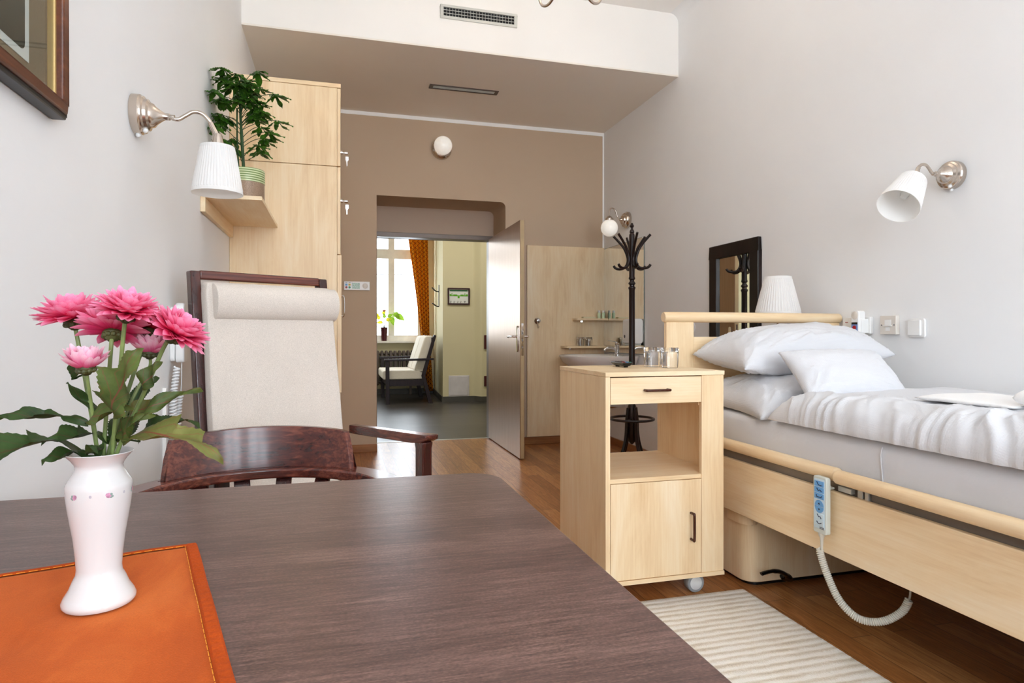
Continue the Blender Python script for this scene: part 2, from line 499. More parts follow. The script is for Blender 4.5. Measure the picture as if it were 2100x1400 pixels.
def bez(p, n=16):
    p = [V(q) for q in p]
    out = []
    for i in range(n + 1):
        t = i / n
        q = list(p)
        while len(q) > 1: q = [a.lerp(b, t) for a, b in zip(q, q[1:])]
        out.append(q[0])
    return out
def spline(pts, n=8):
    P = [V(p) for p in pts]; out = []
    for i in range(len(P) - 1):
        p0 = P[max(i - 1, 0)]; p1 = P[i]; p2 = P[i + 1]; p3 = P[min(i + 2, len(P) - 1)]
        for k in range(n):
            t = k / n
            out.append(.5 * ((2 * p1) + (p2 - p0) * t + (2 * p0 - 5 * p1 + 4 * p2 - p3) * t * t + (3 * p1 - p0 - 3 * p2 + p3) * t ** 3))
    out.append(P[-1]); return out
def coil(path, turns, R, n=12):
    """helix points round a smooth path"""
    L = [0]
    for a, b in zip(path, path[1:]): L.append(L[-1] + (b - a).length)
    out = []; tot = L[-1]; N = int(turns * n); j = 0
    t = (path[1] - path[0]).normalized(); u = t.orthogonal().normalized()
    for i in range(N + 1):
        s = tot * i / N
        while j < len(path) - 2 and L[j + 1] < s: j += 1
        f = (s - L[j]) / max(L[j + 1] - L[j], 1e-9)
        p = path[j].lerp(path[j + 1], f); t2 = (path[j + 1] - path[j]).normalized()
        u = t.rotation_difference(t2) @ u; u = (u - t2 * u.dot(t2)).normalized(); t = t2; w = t.cross(u)
        a = 2 * PI * i / n
        out.append(p + (u * math.cos(a) + w * math.sin(a)) * R)
    return out
def rrect(x0, x1, y0, y1, r, n=6):
    out = []
    for cx, cy, a0 in ((x1 - r, y1 - r, 0), (x0 + r, y1 - r, PI / 2), (x0 + r, y0 + r, PI), (x1 - r, y0 + r, 1.5 * PI)):
        for k in range(n + 1):
            a = a0 + PI / 2 * k / n
            out.append((cx + r * math.cos(a), cy + r * math.sin(a)))
    return out

# ------------------------------------------------------------------ the room
XL, XR, YB, YF = -.598, 2.524, 5.78, -1.6
ZC, ZS, YS = 3.51, 3.03, 4.36
YD = 6.26
mb = MB().box(XL - .3, XR + .3, YF - .3, YD - .005, -.1, 0)
struct('floor', mb, M['parquet'], 'warm brown oak parquet floor of the bedroom', 'floor')
mb = MB().box(XL - .12, XL, YF, YB + .48, 0, ZC)
struct('wall_left', mb, M['wall'], 'white linen-textured wall with the wardrobe and shelf', 'wall')
mb = MB().box(XR, XR + .12, YF, YB + .48, 0, ZC)
struct('wall_right', mb, M['wall'], 'white linen-textured wall behind the bed', 'wall')
mb = MB().box(XL - .12, XR + .12, YF - .3, YS, ZC, ZC + .12)
struct('ceiling', mb, M['ceil'], 'plain white ceiling above the bed', 'ceiling')
# lowered ceiling at the far end: light face and a warm off-white underside
mb = MB().box(XL, XR, YS, YS + .1, ZS + .012, ZC + .12)
struct('wall_beam', mb, M['wall_warm'], 'pale upright face of the lowered ceiling with the larger vent', 'wall')
mb = MB().box(XL, XR, YS, YB + .48, ZS, ZS + .012)
struct('ceiling_soffit', mb, M['soffit'], 'warm off-white underside of the lowered ceiling with the narrow vent', 'ceiling')
# cove between right wall and ceiling
def cove(x, sgn, name, label):
    pts = [(x, ZC - .07), (x, ZC), (x - sgn * .07, ZC)]
    arc = [(x - sgn * .07 + sgn * .07 * math.cos(a), ZC - .07 + .07 * math.sin(a)) for a in [PI / 2 * k / 8 for k in range(1, 8)]]
    poly = [(x, ZC - .07), (x + sgn * .001, ZC + .001), (x - sgn * .07, ZC)] + arc[::-1]
    struct(name, MB().prism(poly, 'y', YF, YS), M['wall'], label, 'trim')
cove(XR, 1, 'trim_1', 'rounded cove where the right wall meets the ceiling')
cove(XL, -1, 'trim_2', 'rounded cove where the left wall meets the ceiling')
# back wall with deep doorway
DX0, DX1, DZ = .33, 1.522, 2.294
mb = MB()
mb.box(XL, DX0, YB, YD, 0, ZS)
mb.box(DX1, XR, YB, YD, 0, ZS)
mb.box(DX0, DX1, YB, YD, DZ, ZS)
# rounded upper right corner of the reveal
rr_ = .05
mb.prism([(DX1, DZ), (DX1 - rr_, DZ)] + [(DX1 - rr_ + rr_ * math.sin(a), DZ - rr_ + rr_ * math.cos(a)) for a in [PI / 2 * k / 6 for k in range(1, 6)]] + [(DX1, DZ - rr_)], 'y', YB, YD)
struct('wall_back', mb, M['taupe'], 'taupe far wall with the deep doorway', 'wall')
struct('trim_3', MB().box(XL, XR, YB - .004, YB, 2.998, ZS), M['paper_trim'], 'white painted band along the top of the taupe wall', 'trim')
struct('trim_4', MB().box(XR - .014, XR, YB - .004, YB, 1.9, 2.998), M['paper_trim'], 'narrow white painted edge at the taupe wall corner', 'trim')
# panel above the door inside the recess
mb = MB().box(DX0 - .2, DX1 + .2, YD, YD + .1, 2.035, 2.6)
mb.box(DX1 - .012, DX1 + .2, YD, YD + .1, 0, 2.035); mb.box(DX0 - .2, DX0, YD, YD + .1, 0, 2.035)
struct('wall_lintel', mb, M['taupe_pale'], 'pale taupe panel above the door inside the recess', 'wall')
# baseboards
struct('baseboard_back', MB().box(.1, DX0 + .004, YB - .014, YB, 0, .07), M['oak_trim'], 'oak skirting at the foot of the taupe wall left of the doorway', 'baseboard', bevel=.003)
struct('baseboard_corner', MB().box(DX1, XR, YB - .014, YB, 0, .07), M['oak_trim'], 'oak skirting under the maple washbasin panel', 'baseboard', bevel=.003)
struct('baseboard_right', MB().box(XR - .014, XR, YF, YB - .014, 0, .07), M['oak_trim_y'], 'oak skirting along the wall behind the bed', 'baseboard', bevel=.003)
struct('baseboard_left', MB().box(XL, XL + .014, YF, 3.88, 0, .07), M['oak_trim_y'], 'oak skirting along the wall beside the table', 'baseboard', bevel=.003)
# window wall behind the camera
wins = [(-.42, .78), (1.12, 2.32)]
WZ0, WZ1 = .8, 3.05
mb = MB()
xs = [XL - .12, wins[0][0], wins[0][1], wins[1][0], wins[1][1], XR + .12]
for a, b in ((xs[0], xs[1]), (xs[2], xs[3]), (xs[4], xs[5])): mb.box(a, b, YF - .3, YF, 0, ZC)
for a, b in wins: mb.box(a, b, YF - .3, YF, 0, WZ0); mb.box(a, b, YF - .3, YF, WZ1, ZC)
struct('wall_front', mb, M['wall'], 'white window wall behind the viewer', 'wall')
def window(name, x0, x1, z0, z1, y, depth, label, mulls, trans, mat, t=.05):
    w = sthing(name, label, 'window', ((x0 + x1) / 2, y, z0))
    m = MB()
    m.box(x0, x1, y, y + depth, z0, z0 + t); m.box(x0, x1, y, y + depth, z1 - t, z1)
    m.box(x0, x0 + t, y, y + depth, z0 + t, z1 - t); m.box(x1 - t, x1, y, y + depth, z0 + t, z1 - t)
    for q, wd in mulls: m.box(q - wd / 2, q + wd / 2, y + .005, y + depth - .005, z0 + t, z1 - t)
    for q, wd in trans: m.box(x0 + t, x1 - t, y + .002, y + depth - .002, q - wd / 2, q + wd / 2)
    m.build('window_frame', mat, w, True, .004)
    MB().box(x0 + t * .8, x1 - t * .8, y + depth / 2 - .003, y + depth / 2 + .003, z0 + t * .8, z1 - t * .8).build('pane', M['pane'], w, True)
    return w
for i, (a, b) in enumerate(wins):
    window('window_%d' % (i + 2), a, b, WZ0, WZ1, YF - .2, .07, ['white casement window behind the viewer beside the table', 'white casement window behind the viewer beside the bed'][i], [((a + b) / 2, .09)], [(2.35, .08)], M['white_trim'], .07)

# ------------------------------------------------------------------ hall
HY0, HY1, HX0, HX1 = YD + .1, 11.3, -2.4, 4.2
struct('floor_hall', MB().box(HX0, HX1, YD - .005, HY1 + .3, -.1, .001), M['hall_floor'], 'dark grey vinyl floor of the hall', 'floor')
struct('trim_5', MB().box(DX0, DX1, YD - .03, YD + .0, .0, .004), M['silver'], 'thin metal threshold strip between parquet and hall floor', 'trim')
struct('ceiling_hall', MB().box(HX0, HX1, HY0, HY1 + .3, 3.4, 3.5), M['ceil'], 'white ceiling of the hall', 'ceiling')
mb = MB().box(HX0, DX0 - .2, YD, HY0, 0, 3.4); mb.box(DX1 + .2, HX1, YD, HY0, 0, 3.4); mb.box(DX0 - .2, DX1 + .2, YD, HY0, 2.6, 3.4)
struct('wall_hall_front', mb, M['cream'], 'cream hall wall around the bedroom door', 'wall')
struct('wall_hall_left', MB().box(HX0 - .1, HX0, HY0, HY1, 0, 3.4), M['cream'], 'cream end wall of the hall at the left', 'wall')
struct('wall_hall_right', MB().box(HX1, HX1 + .1, HY0, HY1, 0, 3.4), M['cream'], 'cream end wall of the hall at the right', 'wall')
HW = (.3, 1.46, .93, 2.95)   # window seen through the door
HW2 = (-1.7, -.4, .93, 2.95)  # second window, unseen, added to bring more daylight into the hall
mb = MB()
mb.box(HX0, HW2[0], HY1, HY1 + .3, 0, 3.4); mb.box(HW2[1], HW[0], HY1, HY1 + .3, 0, 3.4); mb.box(HW[1], HX1, HY1, HY1 + .3, 0, 3.4)
for w in (HW, HW2): mb.box(w[0], w[1], HY1, HY1 + .3, 0, w[2]); mb.box(w[0], w[1], HY1, HY1 + .3, w[3], 3.4)
struct('wall_hall_window', mb, M['cream'], 'cream hall wall below and around the bright window', 'wall')
w1 = window('window_1', HW[0], HW[1], HW[2], HW[3], HY1 + .0, .08, 'tall white hall window seen through the doorway', [(.9, .11)], [(2.46, .17)], M['white_trim'], .1)
m = MB()
for z in (1.36, 2.1, ): m.box(HW[0] + .1, HW[1] - .1, HY1 + .03, HY1 + .045, z - .006, z + .006)
m.box(.893, .907, HY1 + .03, HY1 + .045, 2.54, 2.85)
m.build('glazing_bar', M['steel'], w1, True)
MB().box(HW[0] - .05, HW[1] + .03, HY1 - .13, HY1 + .0, HW[2] - .035, HW[2]).build('window_sill', M['white_trim'], w1, True, .004)
window('window_4', HW2[0], HW2[1], HW2[2], HW2[3], HY1, .08, 'tall white hall window added for more daylight, unseen behind the taupe wall', [(-1.05, .11)], [(2.46, .17)], M['white_trim'], .1)
# pillar and wall portion at the right, with a soft bulge
prof = [(1.549, 9.67), (2.02, 9.67)]
for k in range(1, 13):
    f = k / 12; prof.append((2.02 + .125 * f, 9.67 - .13 * (.5 - .5 * math.cos(PI * f))))
prof += [(HX1, 9.54), (HX1, HY1), (1.645, HY1)]
struct('wall_hall_pillar', MB().prism(prof, 'z', 0, 3.4), M['cream'], 'cream projecting hall wall that carries the framed plan', 'wall')
sk = [(x, y - .012) for x, y in prof[:-3]] + [(HX1, 9.528)]
poly = [(1.535, 9.658)] + sk[1:] + [(HX1, 9.54)] + prof[:-3][::-1][0:] + [(1.645, HY1), (1.631, HY1)]
struct('baseboard_hall', MB().prism(poly, 'z', 0, .09), M['hall_skirt'], 'grey skirting around the projecting hall wall', 'baseboard')
struct('baseboard_window', MB().box(HX0, 1.63, HY1 - .012, HY1, 0, .09), M['hall_skirt'], 'grey skirting below the hall window', 'baseboard')

# door frame and open leaf
d = sthing('door_1', 'open brushed brown door with chrome handle, standing ajar into the room', 'door', (1.476, YD, 0))
m = MB()
m.box(DX0, DX1, YD - .03, YD + .1, 1.995, 2.04)
m.box(DX1 - .05, DX1 - .012, YD - .03, YD + .1, 0, 1.995); m.box(DX0, DX0 + .03, YD - .03, YD + .1, 0, 1.995)
m.build('door_frame', M['door_frame'], d, True, .003)
DL = (1.462, 1.502, 5.08, YD - .035)
MB().box(DL[0], DL[1], DL[2], DL[3], .008, 2.005).build('door_leaf', M['door_metal'], d, True, .002)
m = MB(); m.box(DL[0] + .006, DL[1] - .004, DL[2] - .002, DL[2], .01, 2.003); m.build('door_edge', M['door_edge'], d, True)
m = MB(); m.box(DL[0] + .012, DL[1] - .010, DL[2] - .004, DL[2] - .001, .87, 1.14); lp = m.build('lock_plate', M['chrome'], d, True)
m = MB()
for z in (.93, .99, 1.05): m.box(DL[0] + .015, DL[1] - .013, DL[2] - .006, DL[2] - .003, z, z + .02)
m.build('bolt', M['steel'], lp, True)
for sx, nm in ((-1, 'handle'), (1, 'handle')):
    xf = DL[0] if sx < 0 else DL[1]
    m = MB(); m.prism(rrect(5.13, 5.17, .9, 1.12, .018), 'x', xf, xf + sx * .008)
    m.tube([(xf + sx * .004, 5.15, 1.03), (xf + sx * .05, 5.15, 1.03)], .009, 10)
    m.tube(spline([(xf + sx * .048, 5.142, 1.03), (xf + sx * .052, 5.2, 1.031), (xf + sx * .052, 5.27, 1.028)], 6), [.009] * 6 + [.008] * 6 + [.011], 10)
    m.build(nm, M['chrome'], d, True, .001)

# ------------------------------------------------------------------ wardrobe
wd = thing('wardrobe', 'tall maple wardrobe in the left corner with keys in its doors', 'wardrobe', (XL + .3, 4.8, 0))
WY0, WY1, WX1 = 3.891, 5.775, -.008
m = MB(); m.box(XL + .001, WX1, WY0, WY1, .0, 2.042); m.build('lower_body', M['maple_z'], wd, True, .0015)
m = MB(); m.box(XL + .001, WX1, WY0, WY1, 2.0455, 2.508); m.build('upper_body', M['maple_z'], wd, True, .0015)
m = MB(); m.box(XL + .001, .014, WY0 - .004, WY1, 2.509, 2.533); m.build('top_board', M['maple_x'], wd, True, .0015)
nd = 4; dw = (WY1 - WY0) / nd
for k in range(nd):
    a, b = WY0 + k * dw + .002, WY0 + (k + 1) * dw - .002
    for z0, z1, off in ((.06, .70, .012), (.704, 1.52, .018), (1.524, 2.04, .012), (2.047, 2.506, .012)):
        dr = MB().box(WX1 + .001, off, a, b, z0, z1).build('door', M['maple_z'], wd, True, .0012)
        if k == 0:
            kz = {1.524: 1.85, 2.047: 2.14, .704: 1.0}.get(z0)
            if kz and z0 > 1:
                m = MB(); m.lathe([(.012, off), (.012, off + .012), (.008, off + .013)], 14, (0, a + .05, kz), 'x')
                m.lathe([(.004, off + .012), (.004, off + .02), (.009, off + .024), (.009, off + .042), (.004, off + .044)], 10, (0, a + .05, kz), 'x')
                m.prism([(off + .030, kz - .02), (off + .047, kz - .02), (off + .048, kz - .04), (off + .041, kz - .05), (off + .041, kz - .075), (off + .036, kz - .08), (off + .034, kz - .05), (off + .029, kz - .04)], 'y', a + .05, a + .054)
                m.build('key', M['chrome'], dr, True)
        if z0 == .704 and k < 2:
            yh = b - .05 if k == 0 else a + .05
            m = MB().tube(spline([(off, yh, 1.17), (off + .018, yh, 1.18), (off + .018, yh, 1.29), (off, yh, 1.3)], 6), .005, 8)
            m.build('handle', M['chrome'], dr, True)

# ------------------------------------------------------------------ wall shelf + plant
sh = thing('wall_shelf', 'maple wall shelf carrying the umbrella plant beside the wardrobe', 'shelf', (XL, 3.47, 1.64))
MB().box(XL + .002, -.338, 3.104, 3.885, 1.664, 1.682).build('shelf_board', M['maple_y'], sh, True, .0012)
MB().box(XL + .001, XL + .022, 3.104, 3.885, 1.600, 1.664).build('back_batten', M['maple_y'], sh, True, .0012)

def leaf_strip(m, p0, p1, width, up, sag=.1, lobes=0, fold=.25, n=16, tipw=0, twist=0, phase=0, pw=.8, serr=0):
    p0, p1, up = V(p0), V(p1), V(up).normalized()
    ax = p1 - p0; L = ax.length
    side = ax.normalized().cross(up).normalized(); nrm = side.cross(ax.normalized()).normalized()
    rows = []
    for i in range(n + 1):
        s = i / n
        c = p0 + ax * s + nrm * (sag * L * 4 * s * (1 - s))
        w = width / 2 * (math.sin(PI * min(1, s ** pw)) ** .75 if 0 < s < 1 else 0.02)
        w = max(w, width * .015)
        tw = twist * s
        sd = side * math.cos(tw) + nrm * math.sin(tw); nn = nrm * math.cos(tw) - side * math.sin(tw)
        row = []
        for q in (-1, -.5, 0, .5, 1):
            ww = w; fw = 0
            if lobes:
                ph = (lobes * s * 1.15 + phase + (.2 if q > 0 else 0)) % 1
                tri = (ph / .72) ** 1.3 if ph < .72 else (1 - ph) / .28
                ww = w * (.50 + .56 * tri * (1 if s < .93 else .4)); fw = .05 * L * (tri - .4) * abs(q) * math.sin(PI * s)
            if serr and abs(q) == 1: ww *= 1 + serr * (1 if i % 2 else -1)
            row.append((c + ax.normalized() * fw + sd * q * ww + nn * (abs(q) * ww * fold * 2 * .5 + .004 * math.sin(9 * s + q * 2)), (s, .5 + q / 2)))
        rows.append(row)
    R = [[(m.v(p), uv) for p, uv in r] for r in rows]
    for a, b in zip(R, R[1:]):
        for k in range(4):
            q = [a[k], a[k + 1], b[k + 1], b[k]]
            m.f([x[0] for x in q], [x[1] for x in q])

PX, PY, PZ = -.437, 3.36, 1.682
pl = thing('umbrella_plant', 'bushy green umbrella plant in a striped pot on the wall shelf', 'plant', (PX, PY, PZ))
MB().lathe([(.001, 0), (.078, 0), (.083, .01), (.083, .105), (.085, .11), (.085, .17), (.083, .174), (.076, .172), (.074, .15), (.001, .15)], 40).build('pot', M['pot'], pl)
MB().lathe([(.001, .1505), (.073, .152), (.001, .156)], 24).build('soil', M['soil'], pl)
m = MB()
m.tube(spline([(-.012, 0, .15), (-.02, 0, .3), (-.028, .0, .45), (-.03, 0, .60)], 5), [.0075] * 8 + [.006] * 8, 8)
m.tube(spline([(-.034, .01, .15), (-.044, .012, .3), (-.045, .01, .48)], 5), .004, 6)
m.build('stem', M['plant_stem'], pl)
m = MB(); pet = MB()
r2 = random.Random(11)
clusters = []
for k in range(40):
    h = r2.uniform(.26, .64)
    if k < 25: h = r2.uniform(.44, .645)
    a = k * 2.399
    rad = r2.uniform(.06, .165) * (1.0 if h > .35 else .85)
    if h > .6: rad *= .6
    clusters.append((a, h, rad))
clusters += [(.3, .34, .11), (-.6, .28, .10), (2.8, .41, .12), (.1, .43, .165), (-2.6, .30, .08), (.9, .30, .12), (-.2, .36, .14)]
for a, h, rad in clusters:
    base = V((-.026, 0, h - .06)); c = V((-.026 + rad * math.cos(a), rad * math.sin(a), h + .01))
    if c.x < -.125: c.x = -.125
    pet.tube(bez([base, base.lerp(c, .5) + V((0, 0, .03)), c], 5), .0016, 5)
    out = V((math.cos(a), math.sin(a), -.2)).normalized()
    nl = r2.choice((6, 7, 7, 8))
    for j in range(nl):
        aa = 2 * PI * j / nl + r2.uniform(-.2, .2)
        dv = V((math.cos(aa), math.sin(aa), -.25 - r2.uniform(0, .5)))
        dv = (dv * .85 + out * .35).normalized()
        L = r2.uniform(.055, .085)
        e = c + dv * L
        if e.x < -.155: e.x = -.155
        leaf_strip(m, c + dv * .006, e, L * .40, (0, -.35, 1), -.08 + r2.uniform(-.08, .1), 0, .25, 6, pw=.9)
m.build('foliage', M['schefflera'], pl)
pet.build('petiole', M['plant_stem'], pl)

# ------------------------------------------------------------------ lamps
def pleated(m, r0, r1, h, n=120, amp=.016, t=.0012):
    w = lambda a, k: 1 + amp * math.sin(60 * a) * (1 if 1 <= k <= 6 else 0)
    prof = [(r0, 0), (r0 - (r0 - r1) * .08, -h * .08)]
    prof = [(r1, h), (r1 + (r0 - r1) * .07, h * .93), (r1 + (r0 - r1) * .07, h * .925), (r1 + (r0 - r1) * .5, h * .5), (r1 + (r0 - r1) * .75, h * .25), (r1 + (r0 - r1) * .915, h * .085), (r1 + (r0 - r1) * .92, h * .08), (r0, 0), (r0 - .002, 0), (r1 + (r0 - r1) * .5 - .002, h * .5), (r1 - .002, h)]
    m.lathe(prof, 240, cap0=False, cap1=False, wob=lambda a, k: 1 + (amp * math.sin(48 * a) if 2 <= k <= 5 else 0))
ROS = [(.001, 0), (.0595, 0), (.0595, .022), (.056, .026), (.055, .03), (.048, .034), (.0465, .042), (.038, .047), (.035, .056), (.027, .062), (.020, .071), (.0135, .08), (.0105, .086), (.0105, .098), (.008, .1), (.0075, .112), (.001, .113)]
def sconce(name, label, wx, y, z, sgn, arm, top, tilt, joint, dims=(.081, .055, .165)):
    """sgn: direction out of the wall along X"""
    t = thing(name, label, 'wall lamp', (wx, y, z))
    m = MB(); m.lathe([(r, sgn * h) for r, h in ROS], 40, axis='x'); m.build('wall_plate', M['nickel'], t)
    m = MB()
    m.sphere((sgn * .034, -.012, -.05), .008, 12); m.sphere((sgn * .012, .0, -.061), .008, 12)
    m.build('switch_button', M['white_plastic'], t)
    m = MB(); m.tube(spline(arm, 10), .0062, 12)
    m.tube(joint, [.0062, .0085, .0085, .0095, .0095, .006], 14)
    m.build('arm', M['nickel'], t)
    m = MB(); m.M = Matrix.Translation(V(top)) @ tilt
    pleated(m, *dims)
    so = m.build('lamp_shade', M['shade'], t)
    m = MB(); m.M = Matrix.Translation(V(top)) @ tilt
    m.lathe([(.0005, .192), (.012, .19), (.018, .165), (.018, .13), (.0005, .128)], 20)
    m.build('shade_holder', M['nickel'], t)
    m = MB(); m.M = Matrix.Translation(V(top)) @ tilt
    m.lathe([(.0005, .055), (.012, .06), (.0175, .078), (.015, .1), (.009, .128)], 20)
    m.build('bulb', M['bulb'], t)
    return t
arm = [(.105, 0, 0), (.14, 0, -.002), (.165, 0, .012), (.19, -.0, .034), (.213, 0, .032), (.232, 0, .014), (.238, 0, .0)]
# left: the arm swings out of the wall and towards the far end
armL = [(.105, 0, -.004), (.122, .002, -.004), (.14, .006, .010), (.162, .012, .026), (.186, .019, .024), (.205, .025, .006), (.209, .026, -.002)]
sconce('wall_lamp', 'nickel wall lamp with pleated white shade on the left wall near the shelf', XL, 2.155, 1.717, 1,
       armL, (.228, .03, -.222), Matrix.Rotation(math.radians(0), 4, 'Y'),
       [(.207, .0255, .002), (.209, .026, -.003), (.219, .0285, -.024), (.220, .029, -.026), (.226, .03, -.042), (.228, .03, -.056)], (.076, .051, .150))
ax = V((.673, .219, .70)).normalized()
tiltR = ax.to_track_quat('Z', 'Y').to_matrix().to_4x4()
eR = V((-.222, -.003, -.042)) + ax * .022
topR = V((-.224, -.003, -.041)) - ax * .165
armR = [(-.105, 0, 0), (-.118, 0, .004), (-.134, .0, .022), (-.15, .0, .034), (-.17, 0, .034), (-.188, 0, .022)]
e0 = V((-.186, 0, .024))
sconce('wall_lamp', 'nickel wall lamp tilted over the bed with its shade open to the viewer', XR, 2.10, 1.725, -1,
       armR, topR, tiltR, [e0, e0.lerp(eR, .1), e0.lerp(eR, .3), e0.lerp(eR, .35), e0.lerp(eR, .8), eR])

# globe lamp over the door
g = thing('globe_wall_lamp', 'opal glass ball lamp high on the taupe wall above the doorway', 'wall lamp', (.912, YB, 2.742))
MB().lathe([(.001, 0), (.092, 0), (.092, -.018), (.084, -.03), (.07, -.038), (.055, -.045), (.001, -.045)], 40, axis='y').build('wall_plate', M['nickel'], g)
m = MB(); m.sphere((0, -.10, .012), .083, 36); m.build('glass_globe', M['opal'], g)
# globe lamp over the basin
g = thing('globe_wall_lamp', 'curved-arm nickel lamp with opal ball above the basin mirror', 'wall lamp', (XR, 5.24, 2.08))
MB().lathe([(r, -h) for r, h in [(.001, 0), (.075, 0), (.075, .02), (.066, .028), (.062, .04), (.045, .045), (.04, .058), (.02, .064), (.012, .08), (.001, .082)]], 36, axis='x').build('wall_plate', M['nickel'], g)
MB().tube(spline([(-.075, 0, 0), (-.1, 0, .02), (-.125, 0, .085), (-.155, 0, .1), (-.178, 0, .08), (-.182, 0, .02)], 8), .006, 10).build('arm', M['nickel'], g)
m = MB(); m.lathe([(.008, .03), (.02, .022), (.036, .004), (.036, -.012), (.001, -.012)], 24, (-.182, 0, 0)); m.build('globe_cap', M['nickel'], g)
m = MB(); m.sphere((-.182, 0, -.078), .077, 36); m.build('glass_globe', M['opal'], g)

# chandelier
ch = thing('chandelier', 'nickel chandelier with curved arms hanging at the upper frame edge', 'chandelier', (1.06, 2.82, ZC))
MB().lathe([(.001, 0), (.06, 0), (.055, -.03), (.02, -.05), (.008, -.06), (.008, -.55), (.03, -.58), (.04, -.63), (.03, -.70), (.015, -.74), (.02, -.77), (.001, -.79)], 30).build('stem', M['nickel'], ch)
for k in range(5):
    a = 2 * PI * k / 5 + math.radians(33.4)
    c_, s_ = math.cos(a), math.sin(a)
    P = lambda r, z: (r * c_, r * s_, z)
    m = MB(); m.tube(spline([P(.03, -.66), P(.07, -.70), P(.13, -.79), P(.19, -.815), P(.25, -.785), P(.28, -.70), P(.285, -.66)], 8), .007, 10)
    am = m.build('arm', M['nickel'], ch)
    m = MB(); m.lathe([(.008, -.67), (.03, -.655), (.022, -.64), (.06, -.56), (.068, -.52), (.066, -.52), (.02, -.63)], 24, P(.285, 0), cap0=True, cap1=True); m.build('lamp_shade', M['opal'], am)
# vents
v = thing('air_vent', 'pale grille air vent high on the face of the lowered ceiling', 'vent', (.957, YS, 3.285))
x0, x1, z0, z1 = .681, 1.232, 3.238, 3.334
m = MB(); m.box(x0, x1, YS - .012, YS, z0, z0 + .018); m.box(x0, x1, YS - .012, YS, z1 - .018, z1); m.box(x0, x0 + .022, YS - .012, YS, z0 + .018, z1 - .018); m.box(x1 - .022, x1, YS - .012, YS, z0 + .018, z1 - .018)
m.build('frame', M['alu'], v, True, .002)
MB().box(x0 + .02, x1 - .02, YS - .003, YS - .001, z0 + .015, z1 - .015).build('backing', M['dark_recess'], v, True)
m = MB()
for z in (.036, .058): m.box(x0 + .022, x1 - .022, YS - .010, YS - .007, z0 + z, z0 + z + .003)
for k in range(1, 24): m.box(x0 + .022 + k * .0211, x0 + .0235 + k * .0211, YS - .008, YS - .004, z0 + .018, z1 - .018)
m.build('louvre', M['alu'], v, True)
v = thing('air_vent', 'narrow dark slot vent in the off-white underside of the lowered ceiling', 'vent', (.98, 5.04, ZS))
x0, x1, y0, y1 = .70, 1.262, 5.0, 5.085
m = MB(); t_ = .014; zz = ZS - .006
m.box(x0, x1, y0, y0 + t_, zz, ZS); m.box(x0, x1, y1 - t_, y1, zz, ZS); m.box(x0, x0 + .03, y0 + t_, y1 - t_, zz, ZS); m.box(x1 - .03, x1, y0 + t_, y1 - t_, zz, ZS)
m.build('frame', M['radiator'], v, True, .001)
MB().box(x0 + .02, x1 - .02, y0 + .01, y1 - .01, ZS - .002, ZS - .0005).build('backing', M['dark_recess'], v, True)
m = MB()
for k in range(3): m.box(x0 + .03, x1 - .03, y0 + .022 + k * .016, y0 + .025 + k * .016, ZS - .007, ZS - .002)
m.build('louvre', M['alu'], v, True)

# ------------------------------------------------------------------ framed picture (left wall)
fp = thing('framed_picture', 'dark print in a wide mat and brown wooden frame on the left wall', 'picture', (XL, 1.1, 1.9))
y1, z0, y0, z1 = 1.578, 1.512, .75, 2.35
def frame_ring(m, x0, x1, y0, y1, z0, z1, w):
    m.box(x0, x1, y0, y1, z0, z0 + w); m.box(x0, x1, y0, y1, z1 - w, z1); m.box(x0, x1, y0, y0 + w, z0 + w, z1 - w); m.box(x0, x1, y1 - w, y1, z0 + w, z1 - w)
XF = XL + .004
m = MB(); frame_ring(m, XL + .001, XL + .030, y0, y1, z0, z1, .010); m.build('outer_moulding', M['black'], fp, True, .003)
fw = wood('picture_frame_wood', [(66, 30, 14), (92, 46, 22), (120, 66, 34)], 'y', .35)
m = MB(); frame_ring(m, XL + .001, XL + .036, y0 + .010, y1 - .006, z0 + .010, z1 - .01, .024); m.build('frame', fw, fp, True, .004)
m = MB(); frame_ring(m, XL + .001, XL + .022, y0 + .034, y1 - .030, z0 + .034, z1 - .034, .007); m.build('gilt_slip', M['gold'], fp, True, .002)
MB().box(XL + .001, XL + .008, y0 + .04, y1 - .036, z0 + .04, z1 - .04).build('mat_board', M['mat_board'], fp, True)
a0, a1, b0, b1 = y0 + .12, y1 - .122, z0 + .072, z1 - .1
MB().box(XL + .008, XL + .0095, a0, a1, b0, b1).build('white_border', M['paper'], fp, True)
MB().prism(rrect(a0 + .02, a1 - .019, b0 + .016, b1 - .02, .015), 'x', XL + .0095, XL + .0105).build('print', M['art'], fp, True)
m = MB()
for pts in ([(1.28, 1.66), (1.275, 1.8), (1.24, 1.95)], [(1.276, 1.76), (1.32, 1.84), (1.31, 1.9)], [(1.2, 1.65), (1.21, 1.82), (1.17, 1.95)], [(1.31, 1.8), (1.345, 1.86)]):
    m.tube([(XL + .0108, p[0] + .05, p[1] + .06) for p in pts], .007, 6, flat=.2)
m.build('branch_motif', plain('branch_brown', (52, 44, 40), .5), fp, True)
MB().box(XL + .018, XL + .0195, y0 + .04, y1 - .036, z0 + .04, z1 - .04).build('glass', M['picture_glass'], fp, True)

